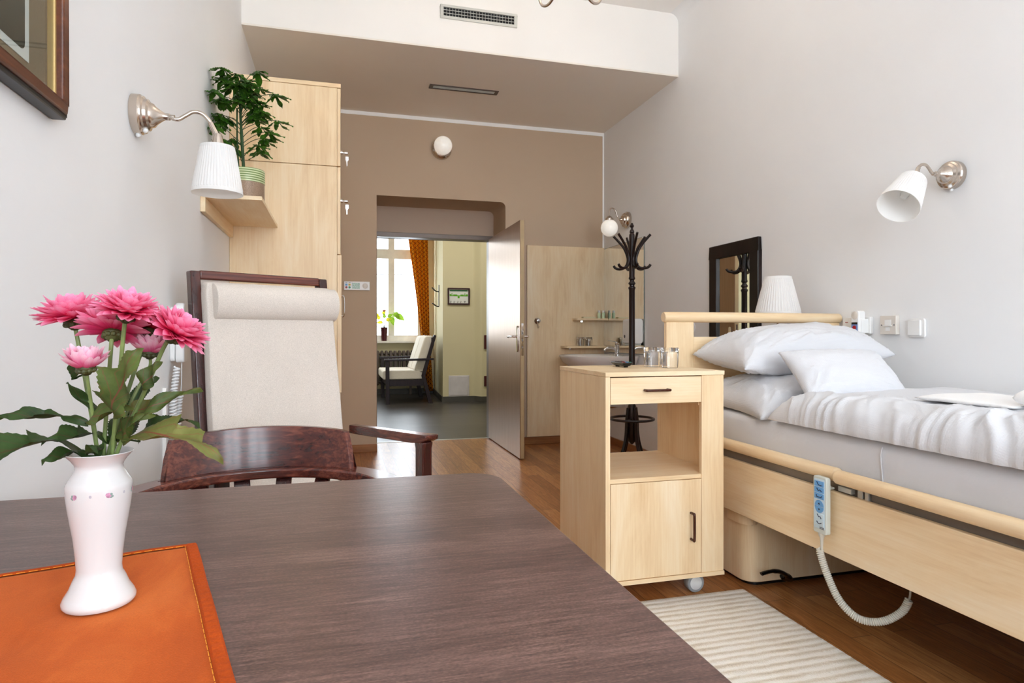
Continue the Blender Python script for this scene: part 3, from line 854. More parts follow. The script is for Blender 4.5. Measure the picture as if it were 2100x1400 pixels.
# ------------------------------------------------------------------ right wall things
wm = thing('wall_mirror', 'tall mirror in a wide black-brown frame behind the headboard', 'mirror', (XR, 3.63, .9))
y0, y1, z0, z1 = 3.366, 3.9, .45, 1.655
m = MB(); frame_ring(m, XR - .028, XR - .001, y0, y1, z0, z1, .085); m.build('frame', M['frame_dark'], wm, True, .004)
MB().box(XR - .012, XR - .004, y0 + .08, y1 - .08, z0 + .08, z1 - .08).build('mirror_glass', M['mirror'], wm, True)
rp = tag(MB().lathe([(.001, 0), (.04, 0), (.04, -.004), (.036, -.006), (.001, -.006)], 32, axis='x').build('cover_plate', M['wall'], None, loc=(XR, 4.16, 1.1)), 'round white blanking plate on the wall left of the tall mirror', 'cover plate')

# nurse-call handset with holder
nc = thing('call_handset', 'white nurse-call handset in its wall holder beside the headboard', 'handset', (XR, 2.6, 1.09))
MB().prism(rrect(2.516, 2.690, 1.052, 1.135, .004), 'x', XR - .022, XR - .001).build('holder', M['white_plastic'], nc, True, .003)
MB().prism([(2.527, 1.055), (2.527, 1.125), (2.54, 1.125), (2.54, 1.055)], 'x', XR - .062, XR - .02).build('clip', M['white_plastic'], nc, True, .003)
m = MB(); m.prism(rrect(2.532, 2.582, .985, 1.165, .012), 'x', XR - .075, XR - .034); hb = m.build('handset_body', M['white_plastic'], nc, True, .005, 3)
MB().lathe([(.001, -.0765), (.017, -.0765), (.02, -.075)], 24, (XR, 2.557, 1.142), 'x').build('speaker', M['beige_plastic'], hb, True)
MB().prism(rrect(2.538, 2.576, .99, 1.104, .006), 'x', XR - .0762, XR - .0745).build('keypad', M['blue_pad'], hb, True)
MB().box(XR - .0766, XR - .075, 2.539, 2.575, 1.098, 1.108).build('display', M['black'], hb, True)
MB().lathe([(.001, -.079), (.010, -.079), (.011, -.076)], 20, (XR, 2.557, 1.082), 'x').build('call_button', M['red_btn'], hb, True)
for y in (2.546, 2.568):
    for z in (1.06, 1.042): MB().lathe([(.001, -.079), (.0058, -.079), (.006, -.076)], 12, (XR, y, z), 'x').build('button', M['white_plastic'], hb, True)
MB().box(XR - .0235, XR - .0215, 2.655, 2.672, 1.108, 1.111).build('printed_mark', M['red_btn'], nc, True)
# phone socket
ps = thing('phone_socket', 'square cream telephone socket between the call handset and light switch', 'socket', (XR, 2.41, 1.092))
MB().box(XR - .024, XR - .001, 2.366, 2.456, 1.049, 1.137).build('face_plate', M['beige_plastic'], ps, True, .002)
m = MB(); m.box(XR - .026, XR - .023, 2.392, 2.428, 1.093, 1.118); m.box(XR - .030, XR - .023, 2.388, 2.432, 1.087, 1.092); m.build('shutter', M['white_plastic'], ps, True, .001)
MB().box(XR - .0245, XR - .0235, 2.4, 2.424, 1.066, 1.084).build('jack', M['white_plastic'], ps, True)
for y in (2.376, 2.446): MB().lathe([(.001, -.0255), (.003, -.0255), (.003, -.023)], 10, (XR, y, 1.093), 'x').build('screw', M['print_grey'], ps, True)
sw = thing('light_switch', 'white rocker light switch nearest the viewer above the duvet', 'switch', (XR, 2.27, 1.078))
MB().prism(rrect(2.226, 2.314, 1.035, 1.121, .012), 'x', XR - .012, XR - .001).build('surround', M['white_plastic'], sw, True, .004, 3)
m = MB(); m.prism([(1.044, XR - .012), (1.044, XR - .024), (1.112, XR - .02), (1.112, XR - .012)], 'y', 2.238, 2.306) if False else m.box(XR - .021, XR - .01, 2.243, 2.309, 1.043, 1.113)
m.build('rocker', M['white_plastic'], sw, True, .004, 3)

# intercom
ic = thing('intercom_panel', 'small white intercom panel with coloured buttons left of the doorway', 'intercom', (.157, YB, 1.476))
x0, x1, z0, z1 = .046, .269, 1.438, 1.516
MB().box(x0, x1, YB - .022, YB - .001, z0, z1).build('housing', M['white_plastic'], ic, True, .004, 3)
for c_, mm in (((.068, 1.486), 'blue_btn'), ((.095, 1.487), 'yellow_btn'), ((.068, 1.462), 'red_btn'), ((.095, 1.462), 'green_btn')):
    MB().lathe([(.001, -.026), (.009, -.026), (.010, -.022)], 18, (c_[0], YB, c_[1]), 'y').build('button', M[mm], ic, True)
MB().box(.118, .183, YB - .0235, YB - .0215, 1.45, 1.503).build('display', M['lcd'], ic, True)
MB().lathe([(.001, -.0235), (.021, -.0235), (.024, -.022)], 28, (.229, YB, 1.478), 'y').build('speaker', M['beige_plastic'], ic, True)
m = MB(); m.box(.06, .075, YB - .023, YB - .021, 1.503, 1.506); m.box(.088, .103, YB - .023, YB - .021, 1.503, 1.506); m.build('printed_mark', M['print_grey'], ic, True)

# wall phone by the left wall
wp = thing('wall_phone', 'white wall handset with a long coiled cord behind the pink flowers', 'phone', (XL, 2.6, 1.05))
MB().prism(rrect(2.57, 2.64, .95, 1.15, .012), 'x', XL + .001, XL + .018).build('cradle', M['white_plastic'], wp, True, .003)
m = MB(); m.prism(rrect(2.565, 2.62, .945, 1.165, .016), 'x', XL + .02, XL + .05)
hs = m.build('handset', M['white_plastic'], wp, True, .006, 3)
pth = spline([(XL + .03, 2.555, .93), (XL + .02, 2.54, .8), (XL + .02, 2.55, .66), (XL + .022, 2.565, .54)], 12)
pth2 = spline([(XL + .022, 2.565, .54), (XL + .022, 2.585, .66), (XL + .024, 2.605, .78), (XL + .028, 2.608, .82)], 12)
m = MB(); m.tube(coil(pth, 34, .0095, 12), .0036, 6); m.tube(coil(pth2, 25, .0095, 12), .0036, 6)
m.tube([(XL + .03, 2.608, .825), (XL + .034, 2.6, .86), (XL + .036, 2.595, .95)], .002, 6)
m.build('coiled_cord', M['cord_white'], wp, True)
struct('trim_6', MB().box(XL, XL + .012, 2.475, 2.497, .07, .86), M['white_trim'], 'narrow white cable duct down the left wall', 'trim', bevel=.002)

# ------------------------------------------------------------------ dining table, cloth
T0X, T1X, T0Y, T1Y, TZ = XL + .004, .328, -.45, 1.346, .75
dt = thing('dining_table', 'dark wenge table with a rounded corner in the foreground', 'table', ((T0X + T1X) / 2, .4, 0))
pts = []
r_ = .07
for cx, cy, a0, rad in ((T1X - r_, T1Y - r_, 0, r_), (T0X + .01, T1Y - .01, PI / 2, .01), (T0X + .01, T0Y + .01, PI, .01), (T1X - r_, T0Y + r_, 1.5 * PI, r_)):
    for k in range(9):
        a = a0 + PI / 2 * k / 8; pts.append((cx + rad * math.cos(a), cy + rad * math.sin(a)))
MB().prism(pts, 'z', TZ - .028, TZ).build('table_top', M['wenge'], dt, True, .002, 2)
m = MB(); m.box(T0X + .06, T1X - .06, T0Y + .06, T0Y + .08, .65, .722); m.box(T0X + .06, T1X - .06, T1Y - .08, T1Y - .06, .65, .722); m.box(T0X + .06, T0X + .08, T0Y + .08, T1Y - .08, .65, .722); m.box(T1X - .08, T1X - .06, T0Y + .08, T1Y - .08, .65, .722)
m.build('apron', M['wenge'], dt, True)
for x in (T0X + .04, T1X - .1):
    for y in (T0Y + .04, T1Y - .1): MB().box(x, x + .06, y, y + .06, 0, .722).build('leg', M['wenge'], dt, True, .003)

# orange cloth: corner A, edges rotated
A = V((-.195, .982, 0)); eu = V((-.958, -.286, 0)); ev = V((.263, -.965, 0))
cl = thing('table_runner', 'orange velvet cloth with a stitched hem under the flower vase', 'table cloth', (A.x, A.y, TZ))
def cloth_pt(u, v, lift=0):
    p = A + eu * u + ev * v
    n = noise.noise(V((p.x * 9, p.y * 9, 3)))
    wv = .0016 * max(0, n) + .0010 * (1 + math.sin(38 * (v * .8 + u * .5) + 3 * noise.noise(V((p.x * 5, p.y * 5, 0)))))
    q = V((p.x, p.y, TZ + .0012 + wv + lift))
    vx, vy = -.255, .796
    d = math.hypot(p.x - vx, p.y - vy)
    if d < .06: q.z = TZ + .0012 + lift + wv * max(0, (d - .045) / .015)
    return q
m = MB()
NU, NV = 44, 90
UL = .37
def umax(v): return min(UL, (A.x + ev.x * v - (T0X + .012)) / .958)
g = [[m.v(cloth_pt(umax(j / NV * 1.2) * i / NU, j / NV * 1.2)) for i in range(NU + 1)] for j in range(NV + 1)]
for j in range(NV):
    for i in range(NU): m.f([g[j][i], g[j][i + 1], g[j + 1][i + 1], g[j + 1][i]])
o = m.build('cloth', M['velvet'], cl, True)
sm = o.modifiers.new('solid', 'SOLIDIFY'); sm.thickness = .0012; sm.offset = 1
m = MB()
def strip(m, fa, n, w0, w1, h):
    rows = []
    for k in range(n + 1):
        rows.append([m.v(fa(k / n, w0, 0)), m.v(fa(k / n, w0 + (w1 - w0) * .15, h)), m.v(fa(k / n, w0 + (w1 - w0) * .85, h)), m.v(fa(k / n, w1, 0))])
    for a, b in zip(rows, rows[1:]):
        for i in range(3): m.f([a[i], a[i + 1], b[i + 1], b[i]])
strip(m, lambda t, w, h: cloth_pt(w, t * 1.2, h + .0012 + (.0006 * math.sin(t * 560) if h else 0)), 300, -.002, .0125, .0022)
strip(m, lambda t, w, h: cloth_pt(t * umax(w), w, h + .0012), 60, -.002, .0062, .0018)
m.build('hem', M['hem'], cl, True)
m = MB()
for k in range(90):
    v0 = .008 + k * .0125
    m.tube([cloth_pt(.0138, v0, .0028), cloth_pt(.0138, v0 + .009, .0028)], .0004, 5)
for k in range(26):
    u0 = .016 + k * .0125
    if u0 + .009 < umax(.014): m.tube([cloth_pt(u0, .0074, .0026), cloth_pt(u0 + .009, .0074, .0026)], .0004, 5)
m.build('stitching', M['thread'], cl, True)

# ------------------------------------------------------------------ vase and flowers
VX, VY, VZ = -.255, .796, TZ + .0036
vs = thing('flower_vase', 'white porcelain vase with a rose band on the orange cloth', 'vase', (VX, VY, VZ))
prof = [(.001, .0), (.0385, .0), (.0408, .0025), (.041, .006), (.0385, .011), (.033, .019), (.029, .028), (.0256, .034), (.0250, .040), (.0262, .054), (.0288, .074), (.0322, .092), (.0350, .108), (.0366, .12), (.037, .128), (.0368, .1315), (.0355, .1345), (.0315, .1405), (.0275, .1465), (.0262, .1505), (.0272, .154), (.031, .159), (.0365, .1645), (.0383, .166), (.0378, .1668), (.0345, .1645), (.029, .158), (.0245, .150), (.024, .146), (.030, .126), (.020, .06), (.001, .05)]
prof = [(q * .865, h) for q, h in prof]
MB().lathe(prof, 64).build('vase_body', M['porcelain'], vs)
def vase_r(h):
    for (r0, h0), (r1, h1) in zip(prof, prof[1:]):
        if h0 <= h <= h1 and h1 > h0: return r0 + (r1 - r0) * (h - h0) / (h1 - h0)
    return .032
md = MB()
def dab(m, a, h, r):
    r *= 1.3; rr = vase_r(h) + .0002
    c = V((rr * math.cos(a), rr * math.sin(a), h)); n = V((math.cos(a), math.sin(a), 0)); t = V((-math.sin(a), math.cos(a), 0))
    ring = [c + (t * math.cos(2 * PI * k / 10) * r + V((0, 0, 1)) * math.sin(2 * PI * k / 10) * r) - n * (r * r / .075) * abs(math.cos(2 * PI * k / 10)) for k in range(10)]
    vv = [m.v(p) for p in ring]; cc = m.v(c + n * .0003)
    for k in range(10): m.f([cc, vv[k], vv[(k + 1) % 10]])
va = math.atan2(-VY, -VX)
for k in range(6):
    a = va + .27 + k * PI / 3; s = 1 if k % 2 else -1
    mr, ml = MB(), MB()
    dab(mr, a, .1235, .0022); dab(mr, a + .04 * s, .1242, .0015)
    dab(ml, a - .075 * s, .1245, .0011); dab(ml, a - .11 * s, .1222, .0010); dab(ml, a - .07 * s, .1215, .0010)
    for q in range(6): dab(md, a + PI / 6 + .02 * math.cos(q * PI / 3), .124 + .0009 * math.sin(q * PI / 3), .0006)
    mr.build('rose_motif', M['rose'], vs); ml.build('leaf_motif', M['rose_leaf'], vs)
md.build('dot_motif', M['rose_dot'], vs)

def petal(m, base, d, up, L, w, curl, r):
    """one petal: base point, direction, up, length, width"""
    d = d.normalized(); side = d.cross(up).normalized(); nn = side.cross(d).normalized()
    rows = []
    ws = (.4, .78, .98, 1.0, .8, .18)
    for i in range(6):
        s = i / 5
        c = base + d * (L * s) + nn * (curl * L * s * s)
        hw = w / 2 * ws[i]
        rows.append([(m.v(c - side * hw + nn * hw * .45), (s, 0)), (m.v(c), (s, .5)), (m.v(c + side * hw + nn * hw * .45), (s, 1))])
    for a, b in zip(rows, rows[1:]):
        for k in range(2):
            q = [a[k], a[k + 1], b[k + 1], b[k]]; m.f([x[0] for x in q], [x[1] for x in q])
def blossom(m, c, axis, R, seed, style=0):
    r = random.Random(seed)
    axis = V(axis).normalized(); u = axis.orthogonal().normalized(); w = axis.cross(u)
    if style == 0: layers = [(24, -2, 1.0, .04), (24, 10, 1.0, .10), (22, 22, .94, .16), (19, 36, .84, .2), (15, 52, .7, .22), (11, 68, .58, .2), (6, 82, .45, .2)]
    else: layers = [(19, 22, 1.0, .34), (18, 36, .98, .34), (16, 50, .92, .3), (13, 64, .84, .22), (9, 78, .72, .12)]
    for n, el, ln, curl in layers:
        for k in range(n):
            a = 2 * PI * (k + r.uniform(-.25, .25)) / n + el
            e = math.radians(el + r.uniform(-9, 9))
            rad = u * math.cos(a) + w * math.sin(a)
            d = rad * math.cos(e) + axis * math.sin(e)
            L = R * ln * r.uniform(.86, 1.08)
            up = axis * math.cos(e) - rad * math.sin(e)
            petal(m, c + rad * (.1 * R) + axis * (.004 + .10 * R * (el / 80)), d, up, L, R * (.36 if style == 0 else .40) * r.uniform(.85, 1.2), curl + r.uniform(-.08, .14), r)
# head centre base, axis, radius, neck in the vase, style, material, label
FL = [
 ((-.281, .803, 1.060), (-.12, -.10, 1), .0365, 0, 'petal', 'pink chrysanthemum farthest left of the bunch, lying flat and wide'),
 ((-.217, .754, 1.066), (.22, -.25, 1), .0300, 0, 'petal', 'pink chrysanthemum standing tallest in the middle of the vase'),
 ((-.238, .781, 1.047), (-.05, .45, 1), .0340, 0, 'petal', 'pink chrysanthemum below the tallest one, showing its green calyx'),
 ((-.176, .763, 1.045), (.62, -.15, .8), .0330, 0, 'petal', 'pink chrysanthemum leaning out to the right of the bunch'),
 ((-.212, .815, 1.050), (.2, .5, 1), .0290, 0, 'petal_deep', 'deep red-pink chrysanthemum half hidden behind the others'),
 ((-.210, .815, 1.022), (.1, -.2, 1), .0250, 1, 'petal_pale', 'pale pink half-open chrysanthemum above the broad lobed leaf'),
 ((-.253, .754, 1.008), (-.05, -.2, 1), .0255, 1, 'petal_pale', 'pale pink half-open chrysanthemum lowest of all, with whitish centre'),
]
LV = {
 0: [((-.281, .802, 1.0), (-.270, .79, 1.031), .009, 'leaf_dark', 0, .1)],
 1: [((-.226, .753, .962), (-.196, .728, 1.036), .046, 'leaf', 2.6, .12)],
 2: [((-.250, .795, .96), (-.282, .784, .998), .011, 'leaf_dark', 0, -.1), ((-.246, .80, .93), (-.300, .770, .936), .03, 'leaf_dark', 3, .15)],
 3: [((-.202, .762, .990), (-.185, .756, 1.021), .021, 'leaf', 0, .08), ((-.212, .784, .958), (-.150, .79, .987), .016, 'leaf', 0, .12), ((-.225, .78, .933), (-.203, .755, .966), .022, 'leaf', 0, .05)],
 4: [((-.235, .82, .955), (-.205, .829, 1.0), .026, 'leaf_dark', 2, .1), ((-.215, .79, .93), (-.160, .83, .940), .034, 'leaf_dark', 2, .2)],
 5: [((-.232, .795, .928), (-.120, .744, .912), .044, 'leaf_olive', 3.4, .18), ((-.24, .80, .925), (-.235, .86, .955), .03, 'leaf_dark', 0, .1), ((-.262, .785, .918), (-.300, .770, .915), .02, 'leaf_dark', 0, .15), ((-.252, .775, .918), (-.240, .745, .930), .018, 'leaf_dark', 0, .15), ((-.236, .79, .935), (-.196, .775, .962), .024, 'leaf', 2, .1), ((-.225, .79, .955), (-.195, .80, .978), .018, 'leaf_olive', 0, .1)],
 6: [((-.259, .776, .954), (-.345, .778, .962), .020, 'leaf_dark', 3, .08), ((-.265, .79, .916), (-.352, .722, .903), .042, 'leaf_dark', 3.4, .28), ((-.257, .774, .953), (-.208, .742, .974), .020, 'leaf', 0, .1)],
}
for i, (b, axv, R, style, pm, lab) in enumerate(FL):
    f = thing('chrysanthemum', lab, 'flower', (VX, VY, VZ + .10), 0, 'chrysanthemums in the porcelain vase')
    b = V(b); axn = V(axv).normalized()
    a = i * 2 * PI / 7
    low = V((VX + .012 * math.cos(a), VY + .012 * math.sin(a), VZ + .06))
    ring = V((VX + (b.x - VX) * .28, VY + (b.y - VY) * .28, VZ + .158)); ring.x += .006 * math.cos(a); ring.y += .006 * math.sin(a)
    pathp = spline([low, ring, ring.lerp(b, .55) + V((0, 0, .004)), b - axn * .012, b + axn * .002], 8)
    m = MB(); m.tube(pathp, .0022 if style == 0 else .0018, 8); m.build('stem', M['green_stem'], f, True)
    m = MB(); blossom(m, b + axn * (.003 if style == 0 else .001), axn, R, 40 + i, style); m.build('blossom', M[pm], f, True, smooth=60)
    m = MB(); q = axn.to_track_quat('Z', 'Y').to_matrix().to_4x4()
    m.M = Matrix.Translation(b) @ q @ Matrix.Translation(V((0, 0, .0 if style == 0 else .004))) @ Matrix.Scale(R / .036 * (1 if style == 0 else 1.25), 4)
    m.lathe([(.001, -.006), (.004, -.005), (.0085, 0), (.0105, .004), (.009, .007), (.001, .007)], 14)
    for k in range(10):
        aa = 2 * PI * k / 10; m.sphere((.0082 * math.cos(aa), .0082 * math.sin(aa), .001), .0032, 8)
    m.build('calyx', M['calyx'], f, True)
    for (p0, p1, wd_, mt, lobes, sag) in LV[i]:
        m = MB(); d_ = V(p1) - V(p0)
        upv = V((0, -.7, .7)) if d_.z > .02 else V((0, -.35, 1))
        leaf_strip(m, p0, p1, wd_ * (1.15 if lobes else 1), upv, sag, lobes, .3, 44, serr=.05 if wd_ > .025 else .02)
        # petiole to the stem
        near = min(pathp[8:], key=lambda q: (q - V(p0)).length)
        m.tube([near, near.lerp(V(p0), .6) + V((0, 0, .001)), V(p0) + d_ * .03], .0011, 5)
        m.build('leaf', M[mt], f, True, smooth=180)

# ------------------------------------------------------------------ bentwood dining chair at the table's far side
DCX, DCY = -.185, 1.62
dc = thing('dining_chair', 'dark red-brown chair with a curved back, tucked under the table', 'chair', (DCX, DCY, 0), math.radians(4))
Ri, Ro = .29, .36
def arc_pts(r, a0, a1, n): return [(r * math.sin(a0 + (a1 - a0) * k / n), r * math.cos(a0 + (a1 - a0) * k / n)) for k in range(n + 1)]
# arm rail: flat U
m = MB(); rows = []
na = 40
for k in range(na + 1):
    a = -1.75 + 3.5 * k / na
    ir, orr = Ri, Ro
    if abs(a) > 1.35: ir = Ri + .0; orr = Ro + .012
    pi_, po = (ir * math.sin(a), ir * math.cos(a)), (orr * math.sin(a), orr * math.cos(a))
    ylim = lambda q: (q[0], q[1])
    rows.append([(pi_[0], pi_[1], .64), (po[0], po[1], .64), (po[0], po[1], .668), (pi_[0], pi_[1], .668)])
m.loft(rows); m.build('arm_rail', M['mahog_x'], dc, False, .006, 3)
# crest: stands on the rail, top swept back, ends cut with a concave curve
m = MB(); rows = []
nb = 30; CA = .84
for k in range(nb + 1):
    f = -1 + 2 * k / nb
    a = CA * f
    e = abs(f)
    top = .783 - .016 * e * e
    if e > .86: top = .783 - .016 * e * e - .115 * ((e - .86) / .14) ** 1.3
    bot = .667
    tk = .020
    lean = .022 * (top - bot) / .14
    r0 = Ri + .026
    rows.append([(r0 * math.sin(a), r0 * math.cos(a), bot), ((r0 + tk) * math.sin(a), (r0 + tk) * math.cos(a), bot), ((r0 + tk + lean) * math.sin(a), (r0 + tk + lean) * math.cos(a), top), ((r0 + lean) * math.sin(a), (r0 + lean) * math.cos(a), top)])
m.loft(rows); m.build('crest_rail', M['mahog_x'], dc, False, .004, 3)
for k in range(8):
    a = -1.25 + 2.5 * k / 7
    r0, r1 = .21, .322
    m = MB(); c0 = V((r0 * math.sin(a), r0 * math.cos(a), .45)); c1 = V((r1 * math.sin(a), r1 * math.cos(a), .645))
    t = V((math.cos(a), -math.sin(a), 0)); n = V((math.sin(a), math.cos(a), 0))
    m.loft([[c + t * sx * .021 + n * sy * .007 for sx, sy in ((-1, -1), (1, -1), (1, 1), (-1, 1))] for c in (c0, c1)])
    m.build('slat', M['mahog_z'], dc, False, .002)
m = MB(); m.lathe([(.001, .425), (.22, .425), (.235, .435), (.235, .45), (.225, .458), (.18, .452), (.001, .45)], 40); m.build('seat', M['mahog_x'], dc)
for sx in (-1, 1):
    for sy in (-1, 1):
        m = MB(); m.tube([(sx * .15, sy * .15, .43), (sx * .175, sy * .175, .25), (sx * .2, sy * .2, 0)], [.019, .022, .014], 12); m.build('leg', M['mahog_z'], dc)

# ------------------------------------------------------------------ high-backed armchair
ac = thing('armchair', 'high-backed dark wood armchair with oatmeal cushion and head roll', 'armchair', (-.1085, 2.395, 0), math.radians(30))
def byz(z): return .25 + (z - .45) * .155     # back plane: y of the frame at height z
HWd = .277
for sx in (-1, 1):
    m = MB()
    ring = []
    for z in (.0, .2, .45, .8, 1.1, 1.286):
        y = byz(z) if z >= .45 else .25 + (.45 - z) * .12
        x0, x1 = sorted((sx * HWd, sx * (HWd - .036)))
        ring.append([(x0, y - .022, z), (x1, y - .022, z), (x1, y + .026, z), (x0, y + .026, z)])
    m.loft(ring); m.build('back_post', M['mahog_z'], ac, False, .005, 3)
m = MB(); y = byz(1.27)
m.box(-HWd + .034, HWd - .034, y - .018, y + .022, 1.255, 1.289); m.build('top_rail', M['mahog_x'], ac, False, .006, 3)
m = MB(); y = byz(.5); m.box(-HWd + .034, HWd - .034, y - .016, y + .016, .42, .47); m.build('lower_rail', M['mahog_x'], ac, False, .005)
# cushion of the back
m = MB(); rings = []
cw0, cw1 = -.243, .262
def cush_ring(z, t0, t1, inset):
    y = byz(z) - .004
    return [(cw0 + inset, y - t0, z), (cw1 - inset, y - t0, z), (cw1 - inset + .01, y - (t0 + t1) / 2, z), (cw1 - inset, y - t1, z), (cw0 + inset, y - t1, z), (cw0 + inset - .006, y - (t0 + t1) / 2, z)]
for z, ins in ((.46, .01), (.48, 0), (.6, -.004), (.8, -.004), (1.0, 0), (1.2, 0), (1.236, .004), (1.243, .012)):
    rings.append(cush_ring(z, .012, .072 if z < 1.24 else .06, ins))
m.loft(rings); bc = m.build('back_cushion', M['linen'], ac, False, .008, 3)
# head roll: D-shaped bolster hung over the top
m = MB(); rings = []
for x in (cw0 + .020, cw0 + .023, cw0 + .04, .0, cw1 - .005, cw1 + .008, cw1 + .012):
    s = .86 if x in (cw0 + .020, cw1 + .012) else 1
    yb = byz(1.17) - .07
    rings.append([(x, yb + .01 - (.062 * s) * max(0, math.sin(PI * k / 14)) ** .8, 1.17 - .068 * s * math.cos(PI * k / 14)) for k in range(15)])
m.loft(rings); m.build('head_roll', M['linen'], ac, False, 0)
m = MB(); m.prism(rrect(-.24, .24, -.27, .26, .03), 'z', .34, .46); m.build('seat_cushion', M['linen'], ac, False, .02, 4)
m = MB(); m.box(-.275, .275, -.25, -.215, .25, .34); m.box(-.275, -.24, -.215, .26, .25, .34); m.box(.24, .275, -.215, .26, .25, .34); m.box(-.24, .24, .22, .26, .25, .34); m.build('seat_frame', M['mahog_x'], ac, False, .004)
for sx in (-1, 1):
    m = MB()
    xs = lambda a: sx * a
    top = [(.300, .22, .034), (.305, .15, .04), (.325, .0, .05), (.345, -.15, .056), (.352, -.205, .062), (.355, -.228, .066)]
    rings = []
    for x, y, w in top:
        z1 = .672 - .006 * (.25 - y); th = .036 if y > -.2 else (.03 if y > -.22 else .018)
        a, b = sorted((sx * (x + .0), sx * (x + w)))
        rings.append([(a, y, z1 - th), (b, y, z1 - th), (b, y, z1), (a, y, z1)])
    m.loft(rings); m.build('armrest', M['mahog_y'], ac, False, .005, 3)
    m = MB(); cx = sx * .378
    m.loft([[(cx - w, -.19 - w, z), (cx + w, -.19 - w, z), (cx + w, -.19 + w, z), (cx - w, -.19 + w, z)] for z, w in ((.64, .026), (.615, .023), (.3, .023), (0, .018))])
    m.build('front_leg', M['mahog_z'], ac, False, .004)
    m = MB(); m.box(*sorted((sx * .27, sx * .36)), -.205, -.175, .26, .30); m.build('side_stretcher', M['mahog_x'], ac, False, .003)

# ------------------------------------------------------------------ nightstand
NX0, NX1, NY0, NY1 = .968, 1.474, 2.2, 2.705
NZT, NZB = .906, .098
ns = thing('bedside_cabinet', 'maple bedside cabinet on wheels with open middle shelf beside the bed', 'bedside cabinet', ((NX0 + NX1) / 2, (NY0 + NY1) / 2, 0))
MB().box(NX0 - .002, NX1 + .002, NY0 - .004, NY1, NZT - .017, NZT).build('top_board', M['maple_x'], ns, True, .0012)
MB().box(NX0, NX0 + .019, NY0, NY1, NZB + .016, NZT - .0175).build('side_panel', M['maple_z'], ns, True, .001)
MB().box(NX1 - .098, NX1, NY0, NY0 + .019, NZB + .016, NZT - .0175).build('front_stile', M['maple_z'], ns, True, .001)
MB().box(NX1 - .019, NX1, NY0 + .0195, NY1, NZB + .016, NZT - .0175).build('side_panel', M['maple_z'], ns, True, .001)
MB().box(NX0 - .002, NX1 + .002, NY0 - .004, NY1, NZB, NZB + .0158).build('base_board', M['maple_x'], ns, True, .0012)
MB().box(NX0 + .0195, NX1 - .0195, NY0 + .004, NY1, .484, .501).build('shelf', M['maple_x'], ns, True, .001)
MB().box(NX0 + .0195, NX1 - .0195, NY1 - .012, NY1, NZB + .0165, .4835).build('back_panel', M['maple_z'], ns, True)
MB().box(NX1 - .1, NX1 - .0195, NY0 + .02, NY1 - .1, .770, .782).build('drawer_runner', M['maple_y'], ns, True)
dr = MB().box(NX0 + .021, NX1 - .099, NY0 + .001, NY0 + .019, .784, NZT - .021).build('drawer', M['maple_x'], ns, True, .001)
MB().box(NX0 + .03, NX1 - .105, NY0 + .0195, NY1 - .03, .79, NZT - .04).build('drawer_box', M['maple_y'], dr, True)
def bar(m, p0, p1, out, r=.0052):
    p0, p1, out = V(p0), V(p1), V(out)
    d = (p1 - p0) * .08
    m.tube(spline([p0, p0 + out * .8, p0 + out + d, p1 + out - d, p1 + out * .8, p1], 6), r, 10)
m = MB(); bar(m, (1.13, NY0 + .001, .836), (1.226, NY0 + .001, .836), (0, -.024, 0)); m.build('handle', M['bronze'], dr, True)
do = MB().box(NX0 + .021, NX1 - .099, NY0 + .001, NY0 + .019, NZB + .018, .482).build('door', M['maple_z'], ns, True, .001)
m = MB(); bar(m, (1.329, NY0 + .001, .25), (1.329, NY0 + .001, .352), (0, -.026, 0)); m.build('handle', M['bronze'], do, True)
def castor(x, y):
    m = MB(); m.lathe([(.008, -.018), (.036, -.018), (.0385, -.014), (.0385, .014), (.036, .018), (.008, .018)], 28, (x, y, .0385), 'y')
    w = m.build('wheel', M['wheel_tyre'], ns, True, .002)
    m = MB(); m.lathe([(.001, -.0205), (.025, -.0195), (.029, -.016), (.029, .016), (.025, .0195), (.001, .0205)], 28, (x, y, .0385), 'y'); m.build('hub', M['wheel_hub'], w, True)
    m = MB(); m.tube([(x, y + .03, .04), (x, y + .03, NZB)], .01, 10); m.tube([(x, y + .03, .0385), (x, y + .0, .0385)], .006, 8); m.build('castor_fork', M['wheel_tyre'], w, True)
for x in (NX0 + .05, NX1 - .072):
    for y in (NY0 + .1, NY1 - .06): castor(x, y)

# remote control on it
rc = thing('remote_control', 'black remote control with coloured keys on the bedside cabinet', 'remote control', (1.205, 2.565, NZT), math.radians(-4))
m = MB(); m.loft([[(x, y, z) for x, y in rrect(-.024 * s, .024 * s, -.085 * l, .085 * l, .014)] for z, s, l in ((.006, .6, .8), (.012, .85, .93), (.019, 1, 1), (.022, .96, .985))])
m.lathe([(.001, 0), (.009, 0), (.011, .008)], 10, (0, .05, 0)); m.lathe([(.001, 0), (.009, 0), (.011, .008)], 10, (0, -.05, 0))
m.build('case', M['black'], rc, False, .002)
for k in range(3):
    for j in range(6):
        mm = 'black_gloss' if j > 1 else ('red_btn', 'blue_btn', 'green_btn')[k]
        MB().box(-.017 + k * .013, -.009 + k * .013, -.07 + j * .02, -.062 + j * .02, .0225, .0245).build('key', M[mm], rc, False, .001)

